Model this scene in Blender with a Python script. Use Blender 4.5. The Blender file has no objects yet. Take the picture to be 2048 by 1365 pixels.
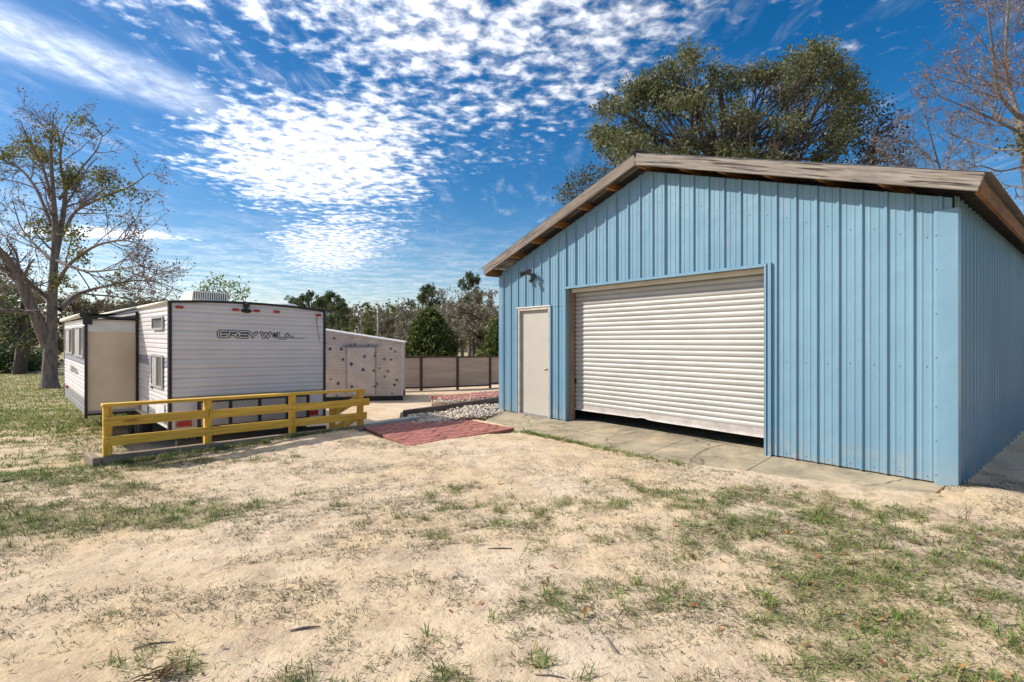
import bpy, bmesh, math, random
import numpy as np
from mathutils import Vector, Matrix

S = bpy.context.scene
COL = S.collection
rad = math.radians

# ------------------------------------------------------------------ camera, sky, sun, exposure
CAMH = 1.54
cd = bpy.data.cameras.new('camera'); cam = bpy.data.objects.new('camera', cd); COL.objects.link(cam)
cam.location = (0, 0, CAMH); cam.rotation_euler = (rad(90), 0, 0)
cd.sensor_width = 36; cd.lens = 36 * 1000 / 2048; cd.shift_y = -14.5 / 2048
cd.clip_start = 0.05; cd.clip_end = 3000
S.camera = cam
S.view_settings.view_transform = 'Standard'; S.view_settings.look = 'None'
S.view_settings.exposure = 0.62; S.view_settings.gamma = 1; S.view_settings.use_curve_mapping = False

SUN_EL = 37.5
SUN_DIR = Vector((-0.999 * math.cos(rad(SUN_EL)), 0.065 * math.cos(rad(SUN_EL)), math.sin(rad(SUN_EL)))).normalized()
sl = bpy.data.lights.new('sun', 'SUN'); sun = bpy.data.objects.new('sun', sl); COL.objects.link(sun)
sl.energy = 3.7; sl.angle = rad(0.55); sl.color = (1.0, 0.94, 0.84)
sun.rotation_euler = SUN_DIR.to_track_quat('Z', 'Y').to_euler()
sun.location = (-20, 0, 25)

world = bpy.data.worlds.new('World'); S.world = world; world.use_nodes = True
wn = world.node_tree.nodes; wl = world.node_tree.links
for n in list(wn): wn.remove(n)
def WN(t, **kw):
    n = wn.new(t)
    for k, v in kw.items(): setattr(n, k, v)
    return n
def plug(l, sock, v):
    if isinstance(v, (int, float)): sock.default_value = v
    elif isinstance(v, (tuple, list)): sock.default_value = v
    else: l.new(v, sock)
def wmath(op, a, b=None, c=None, clamp=False):
    n = WN('ShaderNodeMath', operation=op, use_clamp=clamp)
    plug(wl, n.inputs[0], a)
    if b is not None: plug(wl, n.inputs[1], b)
    if c is not None: plug(wl, n.inputs[2], c)
    return n.outputs[0]
def wmap(v, a, b, c, d, smooth=True):
    n = WN('ShaderNodeMapRange'); n.interpolation_type = 'SMOOTHSTEP' if smooth else 'LINEAR'
    plug(wl, n.inputs[0], v)
    for i, q in enumerate((a, b, c, d)): n.inputs[i + 1].default_value = q
    return n.outputs[0]
def wnoise(vec, scale, detail=4, rough=.55, dist=0.0):
    n = WN('ShaderNodeTexNoise'); wl.new(vec, n.inputs['Vector'])
    n.inputs['Scale'].default_value = scale; n.inputs['Detail'].default_value = detail
    n.inputs['Roughness'].default_value = rough; n.inputs['Distortion'].default_value = dist
    return n.outputs['Fac']
tc = WN('ShaderNodeTexCoord')
sky = WN('ShaderNodeTexSky'); sky.sky_type = 'NISHITA'; sky.sun_disc = False
sky.sun_elevation = rad(SUN_EL); sky.sun_rotation = math.atan2(SUN_DIR.x, SUN_DIR.y)
sky.air_density = 1.0; sky.dust_density = 0.9; sky.ozone_density = 3.0; sky.altitude = 300
hsv = WN('ShaderNodeHueSaturation'); hsv.inputs['Saturation'].default_value = 1.42; hsv.inputs['Value'].default_value = 0.55
wl.new(sky.outputs[0], hsv.inputs['Color'])
sep = WN('ShaderNodeSeparateXYZ'); wl.new(tc.outputs['Generated'], sep.inputs[0])
zc = wmath('MAXIMUM', sep.outputs[2], 0.03)
px = wmath('DIVIDE', sep.outputs[0], zc); py = wmath('DIVIDE', sep.outputs[1], zc)
cmb = WN('ShaderNodeCombineXYZ'); wl.new(px, cmb.inputs[0]); wl.new(py, cmb.inputs[1])
P = cmb.outputs[0]
def ell(cx, cy, ra, rb, vx, vy):
    l = math.hypot(vx, vy); vx /= l; vy /= l
    dx = wmath('SUBTRACT', px, cx); dy = wmath('SUBTRACT', py, cy)
    al = wmath('ADD', wmath('MULTIPLY', dx, vx / ra), wmath('MULTIPLY', dy, vy / ra))
    pe = wmath('ADD', wmath('MULTIPLY', dx, vy / rb), wmath('MULTIPLY', dy, -vx / rb))
    q = wmath('ADD', wmath('MULTIPLY', al, al), wmath('MULTIPLY', pe, pe))
    return wmath('SQRT', q)
big = wnoise(P, 1.9, 4, .6)
mid = wnoise(P, 5.5, 3, .55, .4)
cell = wnoise(P, 13.0, 6, .58, .2)
mpn = WN('ShaderNodeMapping'); wl.new(P, mpn.inputs[0]); mpn.inputs['Rotation'].default_value = (0, 0, rad(-28)); mpn.inputs['Scale'].default_value = (1.0, .28, 1)
streak = wnoise(mpn.outputs[0], 7.0, 6, .6, .5)
ew = wmath('MULTIPLY', wmath('SUBTRACT', big, .5), 1.1)
def cover(e, hi, lo=-0.9, r1=1.65, r0=.15):
    return wmap(wmath('ADD', e, ew), r0, r1, hi, lo)
c1 = cover(ell(-1.18, 3.05, 1.5, .85, -.5, .88), .80)
c2 = cover(ell(-.10, .55, 1.45, 2.65, 1, .05), .56)  # rippled field, enlarged overhead out of view to add white fill light
c3 = cover(ell(-2.25, 6.2, 3.6, .95, -.42, .9), .62)
c5 = cover(ell(-4.1, 5.0, 1.1, .50, 1, .1), .75)
c6 = cover(ell(1.5, -1.6, 2.2, 1.3, 1, .4), .2)
cov = wmath('MAXIMUM', wmath('MAXIMUM', wmath('MAXIMUM', c1, c2), c3), wmath('MAXIMUM', c5, c6))
v = wmath('ADD', cov, wmath('MULTIPLY', wmath('SUBTRACT', cell, .5), 2.0))
v = wmath('ADD', v, wmath('MULTIPLY', wmath('SUBTRACT', mid, .5), 0.9))
al = wmap(v, -0.05, 0.95, 0.0, 0.92)
# thin streaky cirrus
c4 = wmap(wmath('ADD', ell(-1.62, 1.78, .75, .22, .35, .55), wmath('MULTIPLY', ew, .6)), .3, 1.4, .42, 0.0)
c4 = wmath('MULTIPLY', c4, wmap(streak, .3, .62, .35, 1))
c7 = wmath('MULTIPLY', wmap(streak, .48, .8, 0, .38), wmap(big, .38, .62, 0, 1))
al = wmath('MAXIMUM', al, wmath('MAXIMUM', c4, c7))
al = wmath('MULTIPLY', al, wmap(sep.outputs[2], .02, .10, 0, 1))
lowb = wmath('MULTIPLY', wmap(sep.outputs[2], .26, .05, 0, 1), wmap(big, .36, .64, .10, .52))      # thin low cloud towards the horizon
al = wmath('MAXIMUM', al, wmath('MULTIPLY', lowb, wmap(mid, .3, .7, .5, 1.0)))
sd = WN('ShaderNodeVectorMath', operation='DOT_PRODUCT'); wl.new(tc.outputs['Generated'], sd.inputs[0]); sd.inputs[1].default_value = SUN_DIR
cb = wmap(sd.outputs['Value'], 0.05, 0.80, 4.2, 9.4, False)          # clouds nearer the sun scatter more light
shade = wmap(cell, .36, .64, .66, 1.06)
cval = wmath('MULTIPLY', cb, shade)
ccol = WN('ShaderNodeVectorMath', operation='SCALE'); ccol.inputs[0].default_value = (0.97, 0.98, 1.03); wl.new(cval, ccol.inputs['Scale'])
mixc = WN('ShaderNodeMix', data_type='RGBA'); wl.new(al, mixc.inputs[0]); wl.new(hsv.outputs[0], mixc.inputs[6]); wl.new(ccol.outputs[0], mixc.inputs[7])
bg = WN('ShaderNodeBackground'); bg.inputs['Strength'].default_value = 0.15
wl.new(mixc.outputs[2], bg.inputs['Color'])
wo = WN('ShaderNodeOutputWorld'); wl.new(bg.outputs[0], wo.inputs['Surface'])

# ------------------------------------------------------------------ materials
MATS = {}
def new_mat(name):
    m = bpy.data.materials.new(name); m.use_nodes = True
    nt = m.node_tree; nt.nodes.clear()
    out = nt.nodes.new('ShaderNodeOutputMaterial'); b = nt.nodes.new('ShaderNodeBsdfPrincipled')
    nt.links.new(b.outputs[0], out.inputs[0])
    MATS[name] = m
    return m, nt, b
def rgba(c): return (c[0], c[1], c[2], 1)
def noise_fac(nt, coord, scale, detail=4, rough=.55, stretch=None, dist=0):
    v = coord
    if stretch:
        mp = nt.nodes.new('ShaderNodeMapping'); nt.links.new(coord, mp.inputs[0]); mp.inputs['Scale'].default_value = stretch; v = mp.outputs[0]
    n = nt.nodes.new('ShaderNodeTexNoise'); nt.links.new(v, n.inputs['Vector'])
    n.inputs['Scale'].default_value = scale; n.inputs['Detail'].default_value = detail
    n.inputs['Roughness'].default_value = rough; n.inputs['Distortion'].default_value = dist
    return n.outputs['Fac']
def ramp(nt, fac, a, b, lo=.35, hi=.65):
    r = nt.nodes.new('ShaderNodeValToRGB'); nt.links.new(fac, r.inputs[0])
    r.color_ramp.elements[0].position = lo; r.color_ramp.elements[0].color = rgba(a)
    r.color_ramp.elements[1].position = hi; r.color_ramp.elements[1].color = rgba(b)
    return r.outputs[0]
def mixrgb(nt, fac, a, b, mode='MIX'):
    n = nt.nodes.new('ShaderNodeMix'); n.data_type = 'RGBA'; n.blend_type = mode
    plug(nt.links, n.inputs[0], fac); plug(nt.links, n.inputs[6], a); plug(nt.links, n.inputs[7], b)
    return n.outputs[2]
def add_bump(nt, b, fac, strength, dist, prev=None):
    bp = nt.nodes.new('ShaderNodeBump'); bp.inputs['Strength'].default_value = strength; bp.inputs['Distance'].default_value = dist
    nt.links.new(fac, bp.inputs['Height'])
    if prev is not None: nt.links.new(prev, bp.inputs['Normal'])
    nt.links.new(bp.outputs[0], b.inputs['Normal'])
    return bp.outputs[0]
def coord(nt, which='Object'):
    t = nt.nodes.new('ShaderNodeTexCoord'); return t.outputs[which]
def wpos(nt):
    return nt.nodes.new('ShaderNodeNewGeometry').outputs['Position']

def simple(name, c1, c2=None, rough=.6, scale=6, stretch=None, bump=0.0, bscale=40, metal=0.0, spec=.5, rnd=0.0, lo=.35, hi=.65, where='Object'):
    m, nt, b = new_mat(name)
    co = wpos(nt) if where == 'World' else coord(nt, where)
    if c2 is None: c2 = tuple(x * .85 for x in c1)
    col = ramp(nt, noise_fac(nt, co, scale, 5, .6, stretch), c2, c1, lo, hi)
    if rnd:
        oi = nt.nodes.new('ShaderNodeObjectInfo')
        mr = nt.nodes.new('ShaderNodeMapRange'); nt.links.new(oi.outputs['Random'], mr.inputs[0]); mr.inputs[3].default_value = 1 - rnd; mr.inputs[4].default_value = 1 + rnd
        vs = nt.nodes.new('ShaderNodeVectorMath'); vs.operation = 'SCALE'; nt.links.new(col, vs.inputs[0]); nt.links.new(mr.outputs[0], vs.inputs['Scale']); col = vs.outputs[0]
    nt.links.new(col, b.inputs['Base Color'])
    b.inputs['Roughness'].default_value = rough; b.inputs['Metallic'].default_value = metal; b.inputs['Specular IOR Level'].default_value = spec
    if bump: add_bump(nt, b, noise_fac(nt, co, bscale, 4, .6, stretch), bump, .01)
    return m
def wood(name, c1, c2, knots=True, rough=.75, gs=1.0, cracks=False):
    m, nt, b = new_mat(name)
    co = coord(nt)
    oi = nt.nodes.new('ShaderNodeObjectInfo')
    off = nt.nodes.new('ShaderNodeVectorMath'); off.operation = 'SCALE'; off.inputs[0].default_value = (37, 11, 23); nt.links.new(oi.outputs['Random'], off.inputs['Scale'])
    ad = nt.nodes.new('ShaderNodeVectorMath'); ad.operation = 'ADD'; nt.links.new(co, ad.inputs[0]); nt.links.new(off.outputs[0], ad.inputs[1])
    g = noise_fac(nt, ad.outputs[0], 14 * gs, 6, .65, (.09, 1, 1), .9)
    g2 = noise_fac(nt, ad.outputs[0], 60 * gs, 4, .6, (.05, 1, 1))
    col = ramp(nt, g, c2, c1, .36, .62)
    col = mixrgb(nt, .35, col, ramp(nt, g2, tuple(x * .55 for x in c2), c1, .35, .6))
    kn = nt.nodes.new('ShaderNodeTexVoronoi'); mp = nt.nodes.new('ShaderNodeMapping'); nt.links.new(ad.outputs[0], mp.inputs[0]); mp.inputs['Scale'].default_value = (1.5, 6, 6)
    nt.links.new(mp.outputs[0], kn.inputs['Vector']); kn.inputs['Scale'].default_value = 1.0
    kf = nt.nodes.new('ShaderNodeMapRange'); nt.links.new(kn.outputs['Distance'], kf.inputs[0]); kf.inputs[1].default_value = .05; kf.inputs[2].default_value = .17; kf.inputs[3].default_value = .7; kf.inputs[4].default_value = 0
    if knots: col = mixrgb(nt, kf.outputs[0], col, rgba(tuple(x * .3 for x in c2)))
    if cracks:
        ck = noise_fac(nt, ad.outputs[0], 34, 3, .6, (.035, 1, 1), .6); cr = ramp(nt, ck, (1, 1, 1), (0, 0, 0), .37, .45)
        col = mixrgb(nt, cr, col, rgba(tuple(x * .28 for x in c2)))
        st = noise_fac(nt, ad.outputs[0], 2.2, 4, .6, (.6, 1, 1)); col = mixrgb(nt, ramp(nt, st, (0, 0, 0), (.55, .55, .55), .45, .7), col, rgba((.17, .15, .135)))
    nt.links.new(col, b.inputs['Base Color']); b.inputs['Roughness'].default_value = rough; b.inputs['Specular IOR Level'].default_value = .25
    add_bump(nt, b, g2, .35, .006)
    return m
def attr_mat(name, rough=.7, trans=.0, tint=(1, 1, 1)):
    m, nt, b = new_mat(name)
    a = nt.nodes.new('ShaderNodeAttribute'); a.attribute_name = 'Col'
    nt.links.new(a.outputs['Color'], b.inputs['Base Color']); b.inputs['Roughness'].default_value = rough; b.inputs['Specular IOR Level'].default_value = .2
    if trans:
        t = nt.nodes.new('ShaderNodeBsdfTranslucent'); nt.links.new(a.outputs['Color'], t.inputs[0])
        ms = nt.nodes.new('ShaderNodeMixShader'); ms.inputs[0].default_value = trans
        out = [n for n in nt.nodes if n.type == 'OUTPUT_MATERIAL'][0]
        nt.links.new(b.outputs[0], ms.inputs[1]); nt.links.new(t.outputs[0], ms.inputs[2]); nt.links.new(ms.outputs[0], out.inputs[0])
    return m

def steel_blue():
    m, nt, b = new_mat('blue_steel'); co = wpos(nt)
    f = noise_fac(nt, co, 1.3, 4, .6, (1, 1, .25))
    col = ramp(nt, f, (.135, .257, .348), (.184, .320, .412), .3, .7)
    f2 = noise_fac(nt, co, 9, 5, .65, (1, 1, .12))
    col = mixrgb(nt, ramp(nt, f2, (0, 0, 0), (.35, .35, .35), .55, .8), col, rgba((.252, .360, .435)))
    # splashed sand stains low on the wall
    sx = nt.nodes.new('ShaderNodeSeparateXYZ'); nt.links.new(co, sx.inputs[0])
    mr = nt.nodes.new('ShaderNodeMapRange'); nt.links.new(sx.outputs[2], mr.inputs[0]); mr.inputs[1].default_value = -.12; mr.inputs[2].default_value = .38; mr.inputs[3].default_value = .95; mr.inputs[4].default_value = 0
    dn = noise_fac(nt, co, 7, 6, .7)
    mm = nt.nodes.new('ShaderNodeMath'); mm.operation = 'MULTIPLY'; nt.links.new(mr.outputs[0], mm.inputs[0]); nt.links.new(ramp(nt, dn, (0, 0, 0), (1, 1, 1), .4, .72), mm.inputs[1])
    col = mixrgb(nt, mm.outputs[0], col, rgba((.36, .32, .26)))
    nt.links.new(col, b.inputs['Base Color'])
    nt.links.new(ramp(nt, f2, (.30, .30, .30), (.46, .46, .46)), b.inputs['Roughness'])
    add_bump(nt, b, noise_fac(nt, co, 2.6, 3, .5), .5, .03)
    return m
M = {}
M['blue'] = steel_blue()
M['oldwood'] = wood('weathered_wood', (.365, .32, .268), (.165, .138, .115), True, .85, 1.5, True)
M['darkoldwood'] = wood('weathered_dark_wood', (.30, .245, .20), (.13, .10, .08), True, .85, 1.5, True)
M['brownwood'] = wood('brown_wood', (.30, .155, .060), (.14, .065, .025), True, .8)
M['rawwood'] = wood('raw_purlin_wood', (.52, .27, .10), (.28, .13, .045), True, .8)
M['yellow'] = wood('yellow_pine', (.82, .52, .088), (.54, .29, .042), True, .6, .7)
M['jambwood'] = wood('jamb_wood', (.36, .25, .16), (.20, .13, .08), False, .8)
M['timber'] = wood('landscape_timber', (.36, .285, .215), (.165, .125, .092), True, .9)
M['greywood'] = wood('grey_timber', (.165, .13, .11), (.07, .052, .045), True, .9)
M['door'] = simple('beige_door_paint', (.47, .43, .365), (.44, .40, .335), .55, 3)
M['doorframe'] = simple('frame_paint', (.50, .45, .38), (.38, .33, .27), .6, 5)
M['slat'] = simple('roll_door_steel', (.475, .46, .425), (.40, .38, .345), .42, 2.2, (.6, .6, 1.6), where='World', rnd=.02)
M['doorbar'] = simple('door_bottom_bar', (.50, .455, .425), (.36, .31, .27), .5, 5)
M['galv'] = simple('galvanised_roof', (.34, .35, .36), (.24, .245, .255), .45, 4, metal=.55, where='World')
M['trimwhite'] = simple('white_trim', (.72, .70, .67), (.62, .60, .57), .5, 4)
M['brass'] = simple('brass_knob', (.55, .42, .22), (.4, .3, .15), .3, 5, metal=.9)
M['black'] = simple('black_metal', (.018, .018, .02), (.010, .010, .011), .5, 8)
M['rubber'] = simple('black_rubber', (.022, .021, .021), (.014, .013, .013), .85, 12)
M['bronze'] = simple('bronze_lamp', (.06, .055, .055), (.035, .032, .032), .5, 8)
M['lens'] = simple('lamp_lens', (.55, .57, .60), (.45, .47, .5), .2, 8)
def concrete_mat():
    m, nt, b = new_mat('concrete_sanded'); co = wpos(nt)
    col = ramp(nt, noise_fac(nt, co, 1.8, 6, .65), (.225, .19, .135), (.42, .35, .24), .34, .66)
    col = mixrgb(nt, ramp(nt, noise_fac(nt, co, 2.7, 6, .7, None, .6), (0, 0, 0), (.75, .75, .75), .48, .66), col, rgba((.54, .415, .27)))
    col = mixrgb(nt, ramp(nt, noise_fac(nt, co, 5.5, 3, .6), (.55, .55, .55), (0, 0, 0), .27, .36), col, rgba((.12, .10, .08)))
    ck = nt.nodes.new('ShaderNodeTexVoronoi'); ck.feature = 'DISTANCE_TO_EDGE'; ck.inputs['Scale'].default_value = .75
    wv = nt.nodes.new('ShaderNodeVectorMath'); wv.operation = 'ADD'; nz = nt.nodes.new('ShaderNodeTexNoise'); nz.inputs['Scale'].default_value = 3; nt.links.new(co, nz.inputs['Vector'])
    sc_ = nt.nodes.new('ShaderNodeVectorMath'); sc_.operation = 'SCALE'; sc_.inputs['Scale'].default_value = .35; nt.links.new(nz.outputs['Color'], sc_.inputs[0])
    nt.links.new(co, wv.inputs[0]); nt.links.new(sc_.outputs[0], wv.inputs[1]); nt.links.new(wv.outputs[0], ck.inputs['Vector'])
    col = mixrgb(nt, ramp(nt, ck.outputs['Distance'], (.7, .7, .7), (0, 0, 0), .004, .012), col, rgba((.09, .075, .055)))
    nt.links.new(col, b.inputs['Base Color']); b.inputs['Roughness'].default_value = .93; b.inputs['Specular IOR Level'].default_value = .2
    add_bump(nt, b, noise_fac(nt, co, 80, 4, .6), .3, .01)
    return m
M['concrete'] = concrete_mat()
M['plainconcrete'] = simple('concrete', (.43, .355, .235), (.21, .175, .12), .92, 2.2, bump=.3, bscale=90, where='World', lo=.3, hi=.7)
M['kerbcon'] = simple('kerb_concrete', (.46, .44, .41), (.34, .33, .31), .9, 3, bump=.2, where='World')
M['aluwhite'] = simple('camper_siding', (.72, .675, .665), (.655, .615, .61), .40, 2.0, where='World')
M['alugrey'] = simple('camper_grey_stripe', (.30, .295, .36), (.26, .255, .31), .4, 2.0, where='World')
M['darkgrey'] = simple('camper_dark_stripe', (.26, .25, .26), (.21, .20, .21), .45, 2.0, where='World')
M['slidetan'] = simple('slide_wall', (.68, .55, .40), (.56, .44, .31), .5, 1.4, where='World')
M['lettertone'] = simple('letter_dark', (.045, .040, .050), (.03, .028, .034), .5, 8)
M['letterlight'] = simple('letter_light', (.66, .63, .64), (.6, .57, .58), .45, 8)
M['residue'] = simple('glue_residue', (.45, .43, .46), (.36, .34, .38), .7, 20)
M['redlens'] = simple('red_lens', (.52, .025, .018), (.36, .015, .012), .2, 8)
M['cream'] = simple('cream_plastic', (.70, .65, .54), (.60, .55, .45), .5, 5)
M['topper'] = simple('topper_fabric', (.035, .034, .036), (.022, .021, .022), .8, 8)
M['winframe'] = simple('window_frame', (.42, .41, .41), (.36, .35, .35), .4, 8)
M['steelgrey'] = simple('grey_steel', (.42, .42, .44), (.3, .3, .32), .45, 8, metal=.6)
M['shed'] = simple('shed_siding', (.62, .53, .46), (.50, .42, .36), .75, 3.0, where='World', bump=.2)
M['shedtrim'] = simple('shed_trim', (.62, .57, .56), (.52, .47, .46), .7, 5)
M['fencepanel'] = simple('fence_panel', (.56, .44, .345), (.42, .33, .26), .75, 1.3, (.5, .5, 3), where='World')
M['fencepost'] = simple('fence_post', (.085, .055, .042), (.06, .038, .03), .7, 8)
for nm, c in (('navy', (.045, .050, .13)), ('blue', (.08, .14, .25)), ('green', (.05, .09, .07)), ('violet', (.15, .13, .26)), ('grey', (.10, .095, .105))):
    M['splat_' + nm] = simple('paint_' + nm, c, tuple(x * .8 for x in c), .6, 12)
M['brick'] = simple('clay_paver', (.39, .145, .110), (.27, .090, .070), .85, 7, bump=.4, bscale=70, rnd=.15, where='World')
M['dirt'] = simple('paver_bedding', (.20, .13, .09), (.13, .085, .06), .95, 9)
M['stone'] = attr_mat('gravel_stone', .85)
M['leaf'] = attr_mat('leaf', .6, .28)
M['blade'] = attr_mat('grass_blade', .7, .2)
M['litter'] = attr_mat('dry_litter', .8, .1)
M['bark'] = simple('grey_bark', (.25, .205, .18), (.115, .09, .078), .95, 9, (1, 1, .25), bump=.8, bscale=22, where='Object')
M['darkbark'] = simple('dark_bark', (.12, .092, .080), (.055, .041, .037), .95, 7, (1, 1, .2), bump=1.0, bscale=16)
M['palebark'] = simple('pale_bark', (.20, .170, .150), (.115, .095, .083), .95, 9, (1, 1, .25), bump=.5, bscale=22)
M['pole'] = simple('utility_pole_wood', (.27, .235, .21), (.19, .165, .145), .9, 5)
def glass():
    m, nt, b = new_mat('window_glass')
    f = noise_fac(nt, coord(nt), 2.5, 2)
    nt.links.new(ramp(nt, f, (.10, .11, .11), (.19, .20, .19), .3, .7), b.inputs['Base Color'])
    b.inputs['Roughness'].default_value = .08; b.inputs['Specular IOR Level'].default_value = .8
    return m
M['glass'] = glass()
M['curtain'] = simple('window_blind', (.42, .40, .36), (.33, .31, .28), .6, 8)

# ------------------------------------------------------------------ geometry helpers
def tag(o, label=None, cat=None, group=None, kind=None):
    if label: o['label'] = label
    if cat: o['category'] = cat
    if group: o['group'] = group
    if kind: o['kind'] = kind
    return o
def empty(name, loc, label=None, cat=None, group=None, kind=None):
    o = bpy.data.objects.new(name, None); COL.objects.link(o); o.location = loc; o.empty_display_size = .3
    return tag(o, label, cat, group, kind)
WLOC = {}
def wloc(o):
    l = Vector((0, 0, 0))
    while o is not None:
        l = l + Vector(o.location); o = o.parent
    return l
class MB:
    def __init__(s): s.v = []; s.f = []
    def add(s, verts, faces):
        n = len(s.v); s.v += [tuple(p) for p in verts]; s.f += [tuple(i + n for i in f) for f in faces]; return s
    def box8(s, c):   # 8 corners: bottom 4 ccw, top 4
        return s.add(c, [(3, 2, 1, 0), (4, 5, 6, 7), (0, 1, 5, 4), (1, 2, 6, 5), (2, 3, 7, 6), (3, 0, 4, 7)])
    def tube(s, pts, radii, n=6, cap=True):
        v, f = tube_arrays([(np.array(pts, float), np.array(radii, float))], n)
        s.add(v.tolist(), f.tolist())
        if cap:
            k = len(s.v)
            s.f.append(tuple(range(k - n, k))); s.f.append(tuple(reversed(range(k - n * len(pts), k - n * len(pts) + n))))
        return s
    def grid(s, rows):  # rows: list of equal-length point lists
        n = len(s.v); w = len(rows[0])
        for r in rows: s.v += [tuple(p) for p in r]
        for i in range(len(rows) - 1):
            for j in range(w - 1):
                a = n + i * w + j; s.f.append((a, a + 1, a + w + 1, a + w))
        return s
    def build(s, name, mat, parent=None, smooth=False, origin=None):
        o0 = Vector(origin) if origin is not None else (wloc(parent) if parent is not None else Vector((0, 0, 0)))
        me = bpy.data.meshes.new(name)
        me.from_pydata([(p[0] - o0.x, p[1] - o0.y, p[2] - o0.z) for p in s.v], [], s.f)
        me.update()
        if mat is not None: me.materials.append(mat)
        if smooth:
            me.polygons.foreach_set('use_smooth', [True] * len(me.polygons))
        o = bpy.data.objects.new(name, me); COL.objects.link(o)
        if parent is not None:
            o.parent = parent; o.location = o0 - wloc(parent)
        else: o.location = o0
        return o
def tube_arrays(polys, n):
    V = []; F = []; base = 0
    ang = np.linspace(0, 2 * math.pi, n, endpoint=False); ca, sa = np.cos(ang), np.sin(ang)
    for p, r in polys:
        k = len(p)
        t = np.empty_like(p); t[1:-1] = p[2:] - p[:-2]; t[0] = p[1] - p[0]; t[-1] = p[-1] - p[-2]
        t /= (np.linalg.norm(t, axis=1, keepdims=True) + 1e-9)
        ref = np.array([0, 0, 1.0]) if abs(t[0, 2]) < .8 else np.array([1.0, 0, 0])
        x = np.cross(t, ref); x /= (np.linalg.norm(x, axis=1, keepdims=True) + 1e-9)
        y = np.cross(t, x)
        ring = p[:, None, :] + r[:, None, None] * (ca[None, :, None] * x[:, None, :] + sa[None, :, None] * y[:, None, :])
        V.append(ring.reshape(-1, 3))
        i = np.arange(k - 1)[:, None] * n; j = np.arange(n)[None, :]; j2 = (j + 1) % n
        F.append(np.stack([i + j, i + j2, i + n + j2, i + n + j], -1).reshape(-1, 4) + base)
        base += k * n
    return np.concatenate(V), np.concatenate(F)
def np_mesh(name, V, F, mat, parent=None, origin=(0, 0, 0), col=None, smooth=False):
    """V (n,3) world coords, F (m,k) int; col (n,3) vertex colours"""
    V = np.asarray(V, np.float32) - np.array(origin, np.float32); F = np.asarray(F, np.int32); k = F.shape[1]
    me = bpy.data.meshes.new(name)
    me.vertices.add(len(V)); me.vertices.foreach_set('co', V.ravel())
    me.loops.add(F.size); me.loops.foreach_set('vertex_index', F.ravel())
    me.polygons.add(len(F)); me.polygons.foreach_set('loop_start', np.arange(0, F.size, k, dtype=np.int32)); me.polygons.foreach_set('loop_total', np.full(len(F), k, np.int32))
    if smooth: me.polygons.foreach_set('use_smooth', np.ones(len(F), bool))
    me.update(calc_edges=True)
    if col is not None:
        a = me.attributes.new('Col', 'FLOAT_COLOR', 'POINT')
        c = np.ones((len(V), 4), np.float32); c[:, :3] = col; a.data.foreach_set('color', c.ravel())
    me.materials.append(mat)
    o = bpy.data.objects.new(name, me); COL.objects.link(o)
    if parent is not None:
        o.parent = parent; o.location = Vector(origin) - wloc(parent)
    else: o.location = origin
    return o
BOXC = {}
def chamfer_box_mesh(name, lx, ly, lz, bev, mat):
    bm = bmesh.new(); bmesh.ops.create_cube(bm, size=1)
    bmesh.ops.scale(bm, vec=(lx, ly, lz), verts=bm.verts)
    if bev > 0: bmesh.ops.bevel(bm, geom=bm.edges[:], offset=bev, segments=1, affect='EDGES', profile=.5)
    me = bpy.data.meshes.new(name); bm.to_mesh(me); bm.free(); me.materials.append(mat)
    return me
def board(name, p0, p1, width, thick, up, mat, parent=None, bev=.004, mesh=None):
    """beam from p0 to p1; 'width' along up direction, 'thick' across; local x is the grain"""
    p0 = Vector(p0); p1 = Vector(p1); x = (p1 - p0); L = x.length; x.normalize()
    up = Vector(up); z = (up - x * up.dot(x)).normalized(); y = z.cross(x)
    me = mesh or chamfer_box_mesh(name, L, thick, width, bev, mat)
    o = bpy.data.objects.new(name, me); COL.objects.link(o)
    m = Matrix((x, y, z)).transposed().to_4x4()
    loc = (p0 + p1) / 2
    if parent is not None: o.parent = parent; loc = loc - wloc(parent)
    o.matrix_basis = Matrix.Translation(loc) @ m
    return o

# ------------------------------------------------------------------ noise
def vnoise(x, y, seed=0):
    xi = np.floor(x).astype(np.int64); yi = np.floor(y).astype(np.int64); fx = x - xi; fy = y - yi
    fx = fx * fx * (3 - 2 * fx); fy = fy * fy * (3 - 2 * fy)
    def h(a, b):
        q = (a * 374761393 + b * 668265263 + seed * 1442695040888963) & 0xffffffff
        q = ((q ^ (q >> 13)) * 1274126177) & 0xffffffff
        return ((q ^ (q >> 16)) & 0xffff) / 65535.0
    a = h(xi, yi); b = h(xi + 1, yi); c = h(xi, yi + 1); d = h(xi + 1, yi + 1)
    return (a * (1 - fx) + b * fx) * (1 - fy) + (c * (1 - fx) + d * fx) * fy
def fbm(x, y, seed=0, oct=4):
    s = 0; a = .5; t = 0
    for i in range(oct):
        s = s + a * vnoise(x, y, seed + i * 17); t += a; x = x * 2.03 + 5.2; y = y * 2.03 + 1.7; a *= .5
    return s / t
def sst(a, b, x):
    t = np.clip((x - a) / (b - a), 0, 1); return t * t * (3 - 2 * t)

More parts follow.
